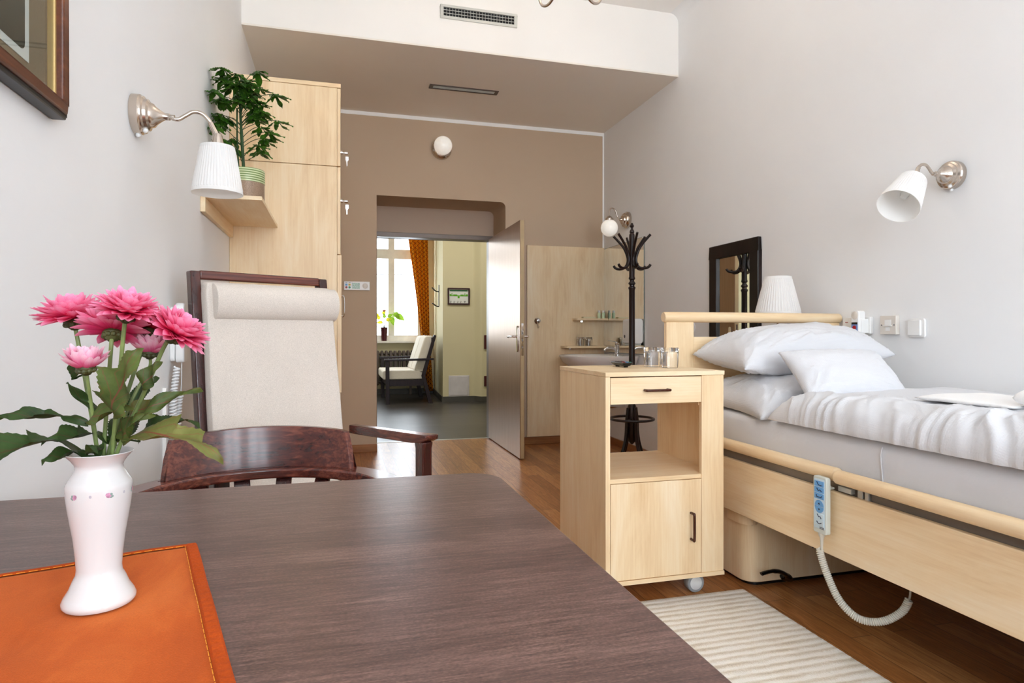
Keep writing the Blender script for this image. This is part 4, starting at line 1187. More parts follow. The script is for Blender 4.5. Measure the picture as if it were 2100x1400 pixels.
# glasses
def tumbler(name, label, x, y, z, group, s=1, up=True):
    """tumbler turned upside down"""
    p = [(.001, .0), (.031, .0), (.033, .002)]
    prof = [(.031, 0), (.0335, .001), (.0355, .03), (.0365, .06), (.036, .084), (.0345, .087), (.001, .087), (.001, .0699), (.030, .0695), (.0325, .066), (.033, .06), (.0325, .03), (.031, .001)]
    m = MB(); m.lathe([(r * s, h * s) for r, h in prof], 40, cap0=False, cap1=True)
    o = m.build(name, M['glass'], None, loc=(x, y, z)); return tag(o, label, 'glass', group)
tumbler('drinking_glass', 'clear upturned tumbler on the bedside cabinet, the one nearer the remote', 1.338, 2.535, NZT, 'tumblers on the bedside cabinet')
tumbler('drinking_glass', 'clear upturned tumbler on the bedside cabinet, the one nearer the pillows', 1.375, 2.445, NZT, 'tumblers on the bedside cabinet')

# ------------------------------------------------------------------ bed
BX0, BX1, BYH, BYF = 1.58, 2.5, 2.73, .62
bd = thing('bed', 'maple care bed with guard rail and headboard along the right wall', 'bed', (2.04, 1.7, 0))
# headboard
MB().tube([(1.499, BYH, 1.132), (1.505, BYH, 1.132), (2.51, BYH, 1.132), (2.516, BYH, 1.132)], [.022, .0255, .0255, .022], 20).build('headboard_rail', M['maple_x'], bd, True)
hbz = 1.108
for a, b in ((1.51, 1.657), (2.362, 2.508)): MB().box(a, b, BYH - .012, BYH + .012, .34, hbz).build('headboard_post', M['maple_z'], bd, True, .002)
MB().box(1.6575, 2.3615, BYH - .011, BYH + .011, .34, 1.037).build('headboard_panel', M['maple_x'], bd, True, .002)
# side panel, rails
MB().box(BX0, BX0 + .022, BYF, 2.66, .314, .529).build('side_panel', M['maple_y'], bd, True, .003)
MB().box(BX1 - .022, BX1, BYF, 2.66, .314, .529).build('side_panel', M['maple_y'], bd, True, .003)
YJ = 1.755
def grail(x, y0, y1): return [(x, y0, .583), (x, y0 + .006, .583), (x, y1 - .006, .583), (x, y1, .583)], [.018, .0235, .0235, .018]
p, r = grail(1.597, YJ - .02, 2.70); MB().tube(p, r, 18).build('guard_rail', M['maple_y'], bd, True)
p, r = grail(1.578, BYF, YJ - .035); MB().tube(p, r, 18).build('guard_rail', M['maple_y'], bd, True)
m = MB(); m.box(1.604, 1.620, BYF, 2.68, .50, .572); m.build('bed_frame', M['steel'], bd, True, .003)
m = MB(); m.box(1.596, 1.6035, YJ - .12, YJ - .1, .5, .575); m.box(1.594, 1.6035, YJ - .145, YJ - .13, .5, .575); m.box(1.585, 1.6035, YJ - .085, YJ - .03, .535, .552); m.build('rail_catch', M['silver'], bd, True, .002)
m = MB(); m.box(1.64, 2.47, BYF + .02, 2.68, .50, .555); m.build('mattress_platform', M['steel'], bd, True)
MB().box(1.51, 2.508, BYF - .03, BYF - .004, .2, .9).build('footboard', M['maple_x'], bd, True, .004)
# lifting column housings
def housing(y0, y1, mirror=False):
    m = MB(); m.prism(rrect(1.628, 2.45, y0, y1, .06, 8), 'z', .02, .47); h = m.build('lift_housing', M['maple_z'], bd, True, .004)
    return h
h1 = housing(2.262, 2.66); h2 = housing(.66, 1.0)
for hh, ya, yb in ((h1, 2.285, 2.64), (h2, .68, .98)): MB().prism(rrect(1.655, 2.43, ya, yb, .05, 8), 'z', .0, .021).build('housing_plinth', M['black'], hh, True)
m = MB(); m.prism(rrect(1.612, 1.70, 2.255, 2.42, .05, 8), 'z', .262, .30); m.build('housing_collar', M['maple_z'], h1, True, .003)
for x in (1.95, 2.14):
    m = MB(); m.prism(rrect(x - .006, x + .006, .14, .30, .0055, 4), 'y', 2.2595, 2.2625); m.build('slot', M['black'], h1, True)
m = MB()
m.tube(spline([(1.64, 2.19, .086), (1.68, 2.185, .094), (1.73, 2.19, .086), (1.775, 2.205, .06), (1.80, 2.23, .036), (1.80, 2.262, .03)], 6), [.012] * 8 + [.015] * 10 + [.02] * 13, 10, flat=.55)
m.build('brake_pedal', M['black_gloss'], bd, True)

# mattress with sheet
def slab(m, x0, x1, y0, y1, z0, z1, r, nx, ny, wr=0, seed=0):
    """rounded slab built as stacked outlines, with light wrinkles"""
    pass
def mattress():
    m = MB()
    x0, x1, y0, y1, z0, z1 = 1.645, 2.472, BYF + .03, 2.69, .556, .716
    xa = 1.622
    prof = [(xa + .045, z0), (xa + .006, z0 + .01), (xa, z0 + .04), (xa + .001, z0 + .09), (xa + .006, z1 - .03), (xa + .016, z1 - .012), (xa + .036, z1 - .002), (xa + .07, z1)]
    for k in range(1, 12): prof.append((xa + .07 + (x1 - xa - .14) * k / 12, z1))
    prof += [(x1 - .03, z1 - .002), (x1 - .01, z1 - .014), (x1 - .002, z1 - .05), (x1, z0 + .04), (x1 - .01, z0)]
    rows = []
    ys = [y0, y0 + .012] + [y0 + .03 + (y1 - y0 - .06) * k / 70 for k in range(71)] + [y1 - .012, y1]
    for j, y in enumerate(ys):
        e = {0: .02, 1: .006, len(ys) - 2: .006, len(ys) - 1: .02}.get(j, 0)
        row = []
        for x, z in prof:
            n1 = noise.noise(V((x * 3, y * 4 + z * 9, z * 14)))
            side = 1 if x < xa + .05 else .3
            row.append((x + e * (1 if x < 2 else -1) + side * .006 * n1, y, z - e * (1 if z > .6 else 0) + .002 * n1))
        rows.append(row)
    m.loft(rows, True, True)
    return m.build('mattress', M['cotton'], None, True, loc=(2.04, 1.7, .556))
mt = tag(mattress(), 'mattress under a smooth white sheet on the bed', 'mattress')
m = MB(); pts = [(1.6205 + (0 if z < .68 else (z - .68) * .3), 1.585 + .004 * math.sin(z * 30), z) for z in [.56 + .14 * k / 12 for k in range(13)]]
m.tube(pts, .0022, 6); tag(m.build('sheet_seam', M['cotton'], mt, True), None)

def pillow(name, label, cat, loc, half, H, rot, seed, group=None, mat='waffle', pinch=.1, wr=.012, n=64, low=-.8, droop=0):
    m = MB(); r = random.Random(seed)
    hx, hy = half
    def surf(u, v, s):
        pu = 1 - abs(u) ** 2.6; pv = 1 - abs(v) ** 2.6
        t = max(0, pu) ** .52 * max(0, pv) ** .52
        x = hx * u * (1 - pinch * (1 - v * v) * (abs(u) ** 2)); y = hy * v * (1 - pinch * (1 - u * u) * (abs(v) ** 2))
        z = s * H * t
        # wrinkles radiating from the corners and running in from the edges
        e = max(abs(u), abs(v))
        a = math.atan2(v, u)
        cu, cv = (1 - abs(u)), (1 - abs(v)); ca = math.atan2(cv, cu + 1e-6)
        n1 = (.5 - 1.6 * abs(noise.noise(V((ca * 4.2 + seed + 3 * (u > 0), (cu + cv) * 1.1 + 7 * (v > 0), s))))) + .9 * max(0, .8 - 3.2 * abs(noise.noise(V((ca * 7 + seed + 5 * (u > 0) + 9 * (v > 0), (cu + cv) * 1.7, s * 3 + 1)))))
        n2 = noise.noise(V((u * 2.2 + seed, v * 2.2, 5)))
        z += wr * (n1 * min(1, 5 * (1 - e)) * max(0, e - .25) * 1.7 + .8 * n2 * t) - droop * e ** 6
        return V((x, y, z))
    T = [[m.v(surf(-1 + 2 * i / n, -1 + 2 * j / n, 1)) for i in range(n + 1)] for j in range(n + 1)]
    Bt = [[(T[j][i] if i in (0, n) or j in (0, n) else m.v(surf(-1 + 2 * i / n, -1 + 2 * j / n, low))) for i in range(n + 1)] for j in range(n + 1)]
    for j in range(n):
        for i in range(n):
            m.f([T[j][i], T[j][i + 1], T[j + 1][i + 1], T[j + 1][i]])
            m.f([Bt[j][i], Bt[j + 1][i], Bt[j + 1][i + 1], Bt[j][i + 1]])
    o = m.build(name, M[mat], None, smooth=180, loc=loc)
    o.rotation_euler = rot
    return tag(o, label, cat, group)
pillow('pillow', 'plump white waffle pillow, lower of the two stacked against the headboard', 'pillow', (2.035, 2.39, .748), (.43, .275), .135, (math.radians(3), 0, math.radians(-2)), 3, low=-.22, droop=.02, wr=.016)
pillow('pillow', 'plump white waffle pillow, upper of the two, leaning on the headboard', 'pillow', (2.022, 2.485, .955), (.395, .205), .138, (math.radians(7), math.radians(-4), 0), 9, low=-.55, wr=.016)
pillow('cushion', 'small square white cushion leaning against the stacked pillows', 'cushion', (1.945, 2.085, .885), (.225, .135), .07, (math.radians(42), 0, math.radians(-6)), 17, pinch=.07, wr=.006)

# duvet
def duvet():
    m = MB()
    x0, x1, y0, y1 = 1.600, 2.49, .66, 2.10
    zb = .722
    nx, ny = 90, 220
    def top(u, v):
        # u 0..1 across (0 at the room side), v 0..1 from head to foot
        x = x0 + (x1 - x0) * u; y = y1 - (y1 - y0) * v
        y += .07 * u * (1 - v) + .012 * noise.noise(V((x * 5, 1, 0))) * (1 - v)
        eu = min(1, u / .16); eh = min(1, v / .085); er = min(1, (1 - u) / .1); ef = min(1, (1 - v) / .08)
        q = lambda t: math.sqrt(max(0, 1 - (1 - t) ** 2))
        h = .110 * (.12 + .88 * q(eu)) * q(eh) * (.2 + .8 * q(er)) * q(ef)
        # folds sweeping up from the room side edge
        ws = math.exp(-((u - .14) / .17) ** 2)
        q_ = v * 15 + u * 6.5 + .8 * noise.noise(V((u * 5, v * 7, 2)))
        r1 = max(0, 1 - 2.6 * abs(noise.noise(V((q_, u * 2.6, 1)))))
        r2_ = max(0, 1 - 3.0 * abs(noise.noise(V((q_ * 2.3, u * 4.2, 9)))))
        rid = (.75 * r1 ** 1.4 + .4 * r2_ ** 1.4) * (.4 + 1.1 * max(0, .55 + noise.noise(V((u * 4, v * 7, 8)))))
        amt = .017 * (1.15 - .6 * v) * ws
        n2 = noise.noise(V((x * 4, y * 4, 7))); n3 = noise.noise(V((x * 11, y * 7, 1)))
        z = zb + h + (amt * (rid - .25) + .010 * n2 + .004 * n3) * min(1, 3 * q(eu) * q(eh)) 
        xx = x - .016 * ws * (rid - .5) * (1 - u / .3 if u < .3 else 0) * min(1, v * 12)
        return V((xx, y, z))
    T = [[top(i / nx, j / ny) for i in range(nx + 1)] for j in range(ny + 1)]
    vt = [[m.v(p) for p in r] for r in T]
    vb = [[m.v((p.x + (.004 if i == 0 else 0), p.y, min(p.z - .002, zb - .003 if .04 < i / nx else zb - .002))) for i, p in enumerate(r)] for r in T]
    for j in range(ny):
        for i in range(nx):
            m.f([vt[j][i], vt[j][i + 1], vt[j + 1][i + 1], vt[j + 1][i]])
            m.f([vb[j][i], vb[j + 1][i], vb[j + 1][i + 1], vb[j][i + 1]])
    for i in range(nx):
        m.f([vt[0][i], vb[0][i], vb[0][i + 1], vt[0][i + 1]]); m.f([vt[ny][i], vt[ny][i + 1], vb[ny][i + 1], vb[ny][i]])
    for j in range(ny):
        m.f([vt[j][0], vt[j + 1][0], vb[j + 1][0], vb[j][0]]); m.f([vt[j][nx], vb[j][nx], vb[j + 1][nx], vt[j + 1][nx]])
    return m.build('duvet', M['waffle'], None, True, smooth=70, loc=(2.04, 1.4, zb))
tag(duvet(), 'puffy white waffle duvet spread over the bed', 'duvet')
def towel(label, x0, x1, y0, y1, z0, z1, seed):
    m = MB()
    n = 26
    def P(u, v, s):
        pu = (1 - abs(u) ** 5) ** .5 if abs(u) < 1 else 0; pv = (1 - abs(v) ** 5) ** .5 if abs(v) < 1 else 0
        k = .008 * noise.noise(V((u * 2 + seed, v * 2, s)))
        return V(((x0 + x1) / 2 + (x1 - x0) / 2 * u + k, (y0 + y1) / 2 + (y1 - y0) / 2 * v + k, (z0 + z1) / 2 + s * (z1 - z0) / 2 * pu * pv + k * .5))
    T = [[m.v(P(-1 + 2 * i / n, -1 + 2 * j / n, 1)) for i in range(n + 1)] for j in range(n + 1)]
    B = [[(T[j][i] if i in (0, n) or j in (0, n) else m.v(P(-1 + 2 * i / n, -1 + 2 * j / n, -1))) for i in range(n + 1)] for j in range(n + 1)]
    for j in range(n):
        for i in range(n):
            m.f([T[j][i], T[j][i + 1], T[j + 1][i + 1], T[j + 1][i]]); m.f([B[j][i], B[j + 1][i], B[j + 1][i + 1], B[j][i + 1]])
    return tag(m.build('towel', M['terry'], None, True, smooth=180, loc=((x0 + x1) / 2, (y0 + y1) / 2, z0)), label, 'towel')
towel('folded white terry towel lying flat on the duvet', 1.86, 2.14, 1.36, 1.69, .826, .852, 2)
towel('small white terry towel rolled up at the near edge of the flat towel', 1.86, 2.22, 1.20, 1.375, .834, .9, 5)

# bed hand control
hc = thing('bed_control', 'pale grey hand control with blue buttons hanging on the guard rail', 'hand control', (1.565, 1.76, .38))
HYa, HYb, HZ0, HZ1, HXf, HXb = 1.732, 1.791, .387, .576, 1.545, 1.570
m = MB(); m.prism(rrect(HYa, HYb, HZ0, HZ1, .008), 'x', HXf, HXb - .006); bodyc = m.build('control_body', M['grey_plastic'], hc, True, .003, 3)
m = MB(); m.box(HXb - .006, HXb + .008, 1.745, 1.78, .533, .547); m.box(HXb + .008, HXb + .026, 1.75, 1.775, .533, .540); m.build('hook', M['grey_plastic'], hc, True, .002)
MB().prism(rrect(HYa + .006, HYb - .006, HZ0 + .016, HZ1 - .008, .004), 'x', HXf - .0008, HXf + .001).build('face_label', M['pale_btn'], bodyc, True)
yc = (HYa + HYb) / 2
def zz_(v): return HZ1 - (v - 355) * .000388
def rbtn(v0, v1, mt, icon):
    b = MB().box(HXf - .0022, HXf - .0005, HYa + .009, HYb - .008, zz_(v1), zz_(v0)).build('button', M[mt], bodyc, True, .0008)
    zc = (zz_(v0) + zz_(v1)) / 2
    m = MB(); m.tube([(HXf - .0026, yc - .0 - q[0], zc + q[1]) for q in icon], .0014, 6); m.build('icon', M['navy'], b, True)
rbtn(392, 440, 'blue_btn', [(-.010, .006), (-.002, -.004), (.012, -.004)])
rbtn(445, 493, 'blue_btn', [(-.010, .005), (-.003, -.003), (.004, .001), (.012, -.004)])
rbtn(498, 546, 'blue_btn', [(-.012, .004), (-.010, -.003), (.010, -.003), (.012, .002)])
rbtn(672, 718, 'pale_btn', [(-.008, .007), (-.001, -.002), (.004, .001), (.010, -.006)])
rbtn(724, 778, 'pale_btn', [(-.010, .004), (-.003, -.002), (.004, -.002), (.011, .002)])
for s, z0 in ((1, zz_(608)), (-1, zz_(613))):
    m = MB(); poly = [(yc + .0195 * math.cos(PI * k / 12), z0 + s * .0205 * math.sin(PI * k / 12)) for k in range(13)]
    m.prism(poly, 'x', HXf - .0022, HXf - .0005); b = m.build('button', M['blue_btn'], bodyc, True)
    m = MB(); m.prism([(yc - .005, z0 + s * .006), (yc + .005, z0 + s * .006), (yc, z0 + s * .012)], 'x', HXf - .0028, HXf - .002); m.build('icon', M['navy'], b, True)
m = MB()
for z in (.4075, .4035): m.box(HXf - .0013, HXf - .0006, HYa + .009, HYa + .028, z, z + .0022)
m.build('printed_mark', M['print_grey'], bodyc, True)
MB().lathe([(.001, HXf - .0018), (.0022, HXf - .0016), (.0025, HXf - .0005)], 10, (0, HYb - .014, .413), 'x').build('indicator', M['yellow_btn'], bodyc, True)
m = MB(); m.lathe([(.001, .388), (.012, .388), (.01, .378), (.007, .374), (.005, .36), (.004, .335), (.003, .33)], 14, (1.555, yc + .001, 0))
strain = m.build('strain_relief', M['cord_grey'], hc, True)
cp = spline([(1.553, 1.768, .332), (1.552, 1.762, .31), (1.556, 1.735, .25), (1.566, 1.70, .19), (1.59, 1.66, .150), (1.62, 1.63, .142), (1.655, 1.60, .155), (1.69, 1.575, .19), (1.705, 1.565, .228)], 14)
m = MB(); m.tube(coil(cp, 66, .0092, 12), .0033, 6)
m.tube(spline([(1.555, 1.763, .35), (1.556, 1.768, .338), (1.548, 1.77, .333)], 5), .003, 6)
m.tube(spline([(1.705, 1.565, .228), (1.715, 1.57, .25), (1.73, 1.58, .33), (1.74, 1.6, .5)], 6), .003, 6)
m.build('coiled_cord', M['cord_grey'], hc, True)

# rug
m = MB(); x0, x1, y0, y1 = .78, 1.608, .75, 2.258
nx, ny = 60, 260
g = []
for j in range(ny + 1):
    y = y0 + (y1 - y0) * j / ny
    row = []
    for i in range(nx + 1):
        x = x0 + (x1 - x0) * i / nx
        e = min(1, min(i, nx - i) / 1.0, min(j, ny - j) / 2.0)
        z = .001 + e * (.008 + .0008 * math.sin(y * 2 * PI / .036) + .0012 * noise.noise(V((x * 60, y * 60, 0))))
        ex = (.003 * noise.noise(V((y * 90, 1, 1))) if i in (0, nx) else 0); ey = (.004 * noise.noise(V((x * 90, 5, 1))) if j in (0, ny) else 0)
        row.append(m.v((x + ex, y + ey, z)))
    g.append(row)
for j in range(ny):
    for i in range(nx): m.f([g[j][i], g[j][i + 1], g[j + 1][i + 1], g[j + 1][i]])
b4 = [m.v((x, y, 0.0005)) for x, y in ((x0, y0), (x1, y0), (x1, y1), (x0, y1))]; m.f(b4)
tag(m.build('rug', M['rug'], None, True, loc=((x0 + x1) / 2, (y0 + y1) / 2, 0)), 'cream and beige ribbed woven rug on the parquet beside the bed', 'rug')

# table lamp and its table behind the headboard
st = thing('side_table', 'dark side table behind the headboard carrying the lamp', 'table', (2.33, 2.97, 0))
MB().box(2.12, 2.5, 2.78, 3.16, .725, .75).build('table_top', M['frame_dark'], st, True, .003)
for x in (2.13, 2.455):
    for y in (2.79, 3.115): MB().box(x, x + .035, y, y + .035, 0, .725).build('leg', M['frame_dark'], st, True, .002)
tl = thing('table_lamp', 'white pleated table lamp rising behind the headboard', 'table lamp', (2.288, 2.915, .75))
MB().lathe([(.001, 0), (.07, 0), (.07, .008), (.02, .016), (.008, .025), (.0055, .04), (.0055, .43), (.012, .44), (.012, .49), (.001, .49)], 28).build('base', M['nickel'], tl)
m = MB(); m.M = Matrix.Translation(V((0, 0, .405))); pleated(m, .118, .068, .205); m.build('lamp_shade', M['shade'], tl)

# ------------------------------------------------------------------ coat stand
cs = thing('coat_stand', 'dark bentwood coat stand with curved hooks by the washbasin', 'coat stand', (2.044, 4.178, 0))
m = MB(); m.lathe([(.001, 1.855), (.007, 1.85), (.012, 1.838), (.016, 1.83), (.008, 1.815), (.008, 1.808), (.014, 1.8), (.017, 1.79), (.017, 1.784), (.013, 1.78), (.0185, 1.77), (.02, 1.76), (.02, 1.635), (.02, 1.465), (.022, 1.46), (.024, 1.448), (.016, 1.44), (.016, 1.432), (.025, 1.42), (.026, 1.412), (.018, 1.405), (.018, 1.395), (.026, 1.388), (.026, 1.38), (.021, 1.37), (.0215, 1.0), (.023, .55), (.03, .53), (.034, .45), (.034, .32), (.026, .28), (.01, .26), (.001, .255)], 24)
m.build('pole', M['dark_z'], cs)
for k in range(6):
    a = 2 * PI * k / 6 + .35
    c_, s_ = math.cos(a), math.sin(a)
    P = lambda r, z: (r * c_, r * s_, z)
    m = MB()
    m.tube(spline([P(.135, 1.762), P(.105, 1.73), P(.06, 1.675), P(.036, 1.62), P(.03, 1.585), P(.036, 1.555), P(.055, 1.53), P(.09, 1.522), P(.12, 1.53), P(.135, 1.548)], 6), [.009] * 12 + [.0095] * 42 + [.008], 10)
    m.build('hook', M['dark_z'], cs)
for k in range(4):
    a = 2 * PI * k / 4 + .2
    c_, s_ = math.cos(a), math.sin(a)
    P = lambda r, z: (r * c_, r * s_, z)
    m = MB(); m.tube(spline([P(.032, .52), P(.045, .42), P(.05, .33), P(.07, .24), P(.12, .13), P(.19, .05), P(.24, .014), P(.26, .013)], 6), .0135, 10); m.build('leg', M['dark_z'], cs)
m = MB(); m.tube([(.155 * math.cos(2 * PI * k / 32), .155 * math.sin(2 * PI * k / 32), .44) for k in range(33)], .009, 8, cap=False)
for k in range(2):
    a = PI * k + .9
    m.tube([(.03 * math.cos(a), .03 * math.sin(a), .44), (.155 * math.cos(a), .155 * math.sin(a), .44)], .007, 8)
m.build('umbrella_ring', M['dark_z'], cs)

# ------------------------------------------------------------------ washbasin corner
pn = tag(MB().box(1.73, XR - .002, YB - .02, YB - .005, .074, 1.896).build('wall_panel', M['maple_z'], None, True, .0015, loc=(2.127, YB - .01, .074)), 'maple splash panel on the taupe wall behind the washbasin', 'wall panel')
bm_ = thing('basin_mirror', 'frameless mirror above the washbasin on the right wall', 'mirror', (XR, 5.33, 1.38))
MB().box(XR - .006, XR - .001, 4.916, YB - .021, .875, 1.885).build('backing', M['mirror_edge'], bm_, True)
MB().box(XR - .0075, XR - .006, 4.919, YB - .022, .878, 1.882).build('mirror_glass', M['mirror'], bm_, True)
def wshelf(label, x0, z, dpt):
    o = thing('basin_shelf', label, 'shelf', ((x0 + XR) / 2, YB - .02, z), 0, 'shelves on the maple panel')
    r = .05; y1 = YB - .0205; y0 = y1 - dpt; x1 = XR - .01
    poly = [(x1, y1), (x0, y1), (x0, y0 + r)] + [(x0 + r - r * math.cos(a), y0 + r - r * math.sin(a)) for a in [PI / 2 * k / 8 for k in range(1, 9)]] + [(x1, y0)]
    MB().prism(poly, 'z', z - .02, z).build('shelf_board', M['maple_x'], o, True, .001)
    MB().box(x0 + .08, x0 + .1, y1 - .02, y1 - .001, z - .035, z - .0205).build('bracket', M['chrome'], o, True)
wshelf('small maple shelf with toiletries, upper of the two over the washbasin', 2.185, 1.202, .11)
wshelf('longer maple shelf with two tumblers, just above the washbasin', 2.065, .938, .13)
tumbler('drinking_glass', 'small clear upturned tumbler on the shelf over the basin, left one', 2.245, 5.695, .938, 'tumblers on the basin shelf', .95)
tumbler('drinking_glass', 'small clear upturned tumbler on the shelf over the basin, nearer the mirror', 2.335, 5.705, .938, 'tumblers on the basin shelf', .95)
def bottle(x, label):
    o = thing('toiletry_bottle', label, 'bottle', (x, 5.70, 1.202), 0, 'toiletries on the upper basin shelf')
    MB().lathe([(.001, 0), (.015, 0), (.016, .002), (.016, .05), (.01, .058), (.001, .058)], 18).build('body', M['soap'], o)
    MB().lathe([(.001, .058), (.011, .058), (.011, .078), (.001, .078)], 16).build('cap', M['paper'], o)
    return o
bottle(2.44, 'tiny green soap bottle on the upper basin shelf, the one nearer the packet')
bottle(2.485, 'tiny green soap bottle on the upper basin shelf, the one against the mirror')
tag(MB().box(2.27, 2.40, 5.68, 5.735, 1.2022, 1.217).build('soap_packet', M['card'], None, True, .003, loc=(2.33, 5.7, 1.2022)), 'flat cream soap packet on the upper basin shelf', 'packet')
hk = thing('towel_hook', 'round chrome towel hook on the maple panel', 'hook', (1.831, YB - .02, 1.176))
MB().lathe([(.001, 0), (.031, 0), (.031, -.006), (.024, -.014), (.014, -.02), (.012, -.034), (.018, -.038), (.018, -.044), (.001, -.046)], 28, axis='y').build('rosette', M['chrome'], hk)
MB().tube(spline([(0, -.012, -.02), (0, -.02, -.05), (0, -.036, -.062), (0, -.046, -.05)], 6), .006, 8).build('hook_arm', M['chrome'], hk)
# basin
wb = thing('washbasin', 'white ceramic washbasin with chrome tap in the far right corner', 'washbasin', (XR, 5.3, .8))
def oval(cx, cy, ax_, ay, xmax, z, n=48, p=2.6):
    out = []
    for k in range(n):
        a = 2 * PI * k / n
        c_, s_ = math.cos(a), math.sin(a)
        x = cx + ax_ * math.copysign(abs(c_) ** (2 / p), c_); y = cy + ay * math.copysign(abs(s_) ** (2 / p), s_)
        out.append((min(x, xmax), y, z))
    return out
cx, cy, xm = 2.27, 5.29, XR - .009
m = MB()
m.loft([oval(2.36, cy, .1, .1, xm, .66), oval(2.34, cy, .18, .16, xm, .69), oval(2.30, cy, .28, .26, xm, .745), oval(2.275, cy, .325, .325, xm, .80), oval(cx, cy, .343, .355, xm, .845), oval(cx, cy, .345, .36, xm, .858), oval(cx, cy, .338, .352, xm, .862),
        oval(2.20, cy, .235, .285, xm, .858), oval(2.20, cy, .22, .27, xm, .84), oval(2.2, cy, .17, .2, xm, .77), oval(2.2, cy, .03, .03, xm, .745)])
m.build('basin', M['basin'], wb, True, smooth=70)
m = MB(); m.lathe([(.001, .845), (.028, .845), (.028, .868), (.021, .874), (.021, .94), (.023, .945), (.023, .965), (.015, .972), (.001, .973)], 20, (2.44, cy, 0))
m.tube(spline([(2.44, cy, .9), (2.4, cy, .925), (2.34, cy, .925), (2.315, cy, .905)], 6), [.013] * 12 + [.011] * 7, 12)
tp = m.build('tap', M['chrome'], wb, True)
m = MB(); m.tube(spline([(2.44, cy, .972), (2.41, cy, .985), (2.35, cy, .992)], 5), [.008] * 5 + [.006] * 6, 8, flat=.6); m.build('tap_lever', M['chrome'], tp, True)
m = MB(); m.tube([(2.36, cy, .67), (2.36, cy, .5), (2.36, cy, .48), (2.36, cy, .4), (XR - .01, cy, .4)], [.018, .018, .03, .03, .015], 14); m.build('siphon', M['chrome'], wb, True)
sd = thing('towel_dispenser', 'white towel dispenser box at the near edge of the basin mirror', 'dispenser', (XR - .01, 5.03, .96))
m = MB(); m.prism(rrect(2.415, XR - .008, .967, 1.183, .03, 6), 'y', 4.925, 5.125); m.build('case', M['white_plastic'], sd, True, .006, 3)
MB().lathe([(.001, -.003), (.012, -.003), (.014, 0)], 18, (2.415, 5.08, 1.03), 'x').build('level_window', M['print_grey'], sd, True)
MB().box(2.43, XR - .02, 4.94, 5.11, .952, .967).build('outlet', M['grey_plastic'], sd, True, .003)

# ------------------------------------------------------------------ hall things
se = thing('settee', 'cream two-seat settee with dark wooden arms in the hall', 'settee', (1.03, 10.2, 0))
SY0, SY1 = 9.6, 10.76
for y in (SY0, SY1 - .05):
    m = MB(); m.prism([(.685, 0), (.74, 0), (.735, .64), (.68, .64)], 'y', y, y + .05); m.build('front_leg', M['plum_wood'], se, True, .003)
    m = MB(); m.prism([(1.32, 0), (1.385, 0), (1.27, .42), (1.44, 1.03), (1.40, 1.04), (1.215, .42)], 'y', y, y + .05); m.build('rear_leg', M['plum_wood'], se, True, .003)
    m = MB(); m.prism([(.66, .64), (1.40, .655), (1.40, .685), (.66, .675)], 'y', y - .01, y + .06); m.build('armrest', M['plum_wood'], se, True, .003)
    m = MB(); m.box(.73, 1.29, y + .01, y + .045, .27, .36); m.build('side_rail', M['plum_wood'], se, True)
m = MB(); m.box(.7, .735, SY0 + .05, SY1 - .05, .27, .36); m.box(1.37, 1.41, SY0 + .05, SY1 - .05, .93, 1.0); m.build('cross_rail', M['plum_wood'], se, True, .003)
for k in range(2):
    ya = SY0 + .055 + k * .53
    m = MB(); m.prism(rrect(.64, 1.26, .365, .50, .03, 4), 'y', ya, ya + .52); m.build('seat_cushion', M['hall_seat'], se, True, .015, 3)
    m = MB(); m.prism([(1.11, .50), (1.245, .44), (1.40, 1.0), (1.37, 1.03), (1.29, 1.02), (1.265, .99)], 'y', ya, ya + .52); m.build('back_cushion', M['hall_seat'], se, True, .02, 3)
# curtain
cu = thing('curtain', 'long orange trellis-patterned curtain beside the hall window', 'curtain', (1.4, 11.02, 0))
m = MB(); rows = []
for j in range(41):
    z = .06 + (3.1 - .06) * j / 40
    if z > 1.0:
        t = (z - 1.0) / 1.7; c0 = 1.385 - .215 * t ** 1.15; c1 = 1.53 - .03 * t
    else:
        t = (1.0 - z); c0 = 1.385 + .07 * t; c1 = 1.53 + .07 * t
    row = []
    for i in range(61):
        u = i / 60
        row.append((c0 + (c1 - c0) * u, 11.03 + .035 * math.sin(u * 2 * PI * 4.5 + .4 * math.sin(z)), z))
    rows.append(row)
m.loft(rows, False, False, closed=False)
o = m.build('drape', M['curtain'], cu, True, smooth=180)
s = o.modifiers.new('solid', 'SOLIDIFY'); s.thickness = .004
m = MB(); m.tube([(.1, 11.03, 3.12), (1.6, 11.03, 3.12)], .012, 10); m.build('curtain_rod', M['steel'], cu, True)
# radiator
ra = thing('radiator', 'brown ribbed radiator below the hall window', 'radiator', (.8, 11.18, .17))
for k in range(17):
    x = .18 + k * .075
    m = MB(); m.prism(rrect(11.10, 11.26, .17, .765, .03, 4), 'x', x, x + .045); m.build('rib', M['radiator'], ra, True, .012, 3)
m = MB(); m.tube([(.18, 11.18, .22), (1.43, 11.18, .22)], .02, 8); m.tube([(.18, 11.18, .71), (1.43, 11.18, .71)], .02, 8); m.build('header_pipe', M['radiator'], ra, True)
m = MB(); m.box(.3, .34, 11.15, 11.21, 0, .18); m.box(1.2, 1.24, 11.15, 11.21, 0, .18); m.build('foot', M['radiator'], ra, True)
tag(MB().tube([(1.5, 11.265, .76), (1.6, 11.265, .76)], .008, 8).build('heating_pipe', M['cream'], None, True, loc=(1.55, 11.265, .76)), 'thin cream heating pipe on the hall wall beside the curtain', 'pipe')
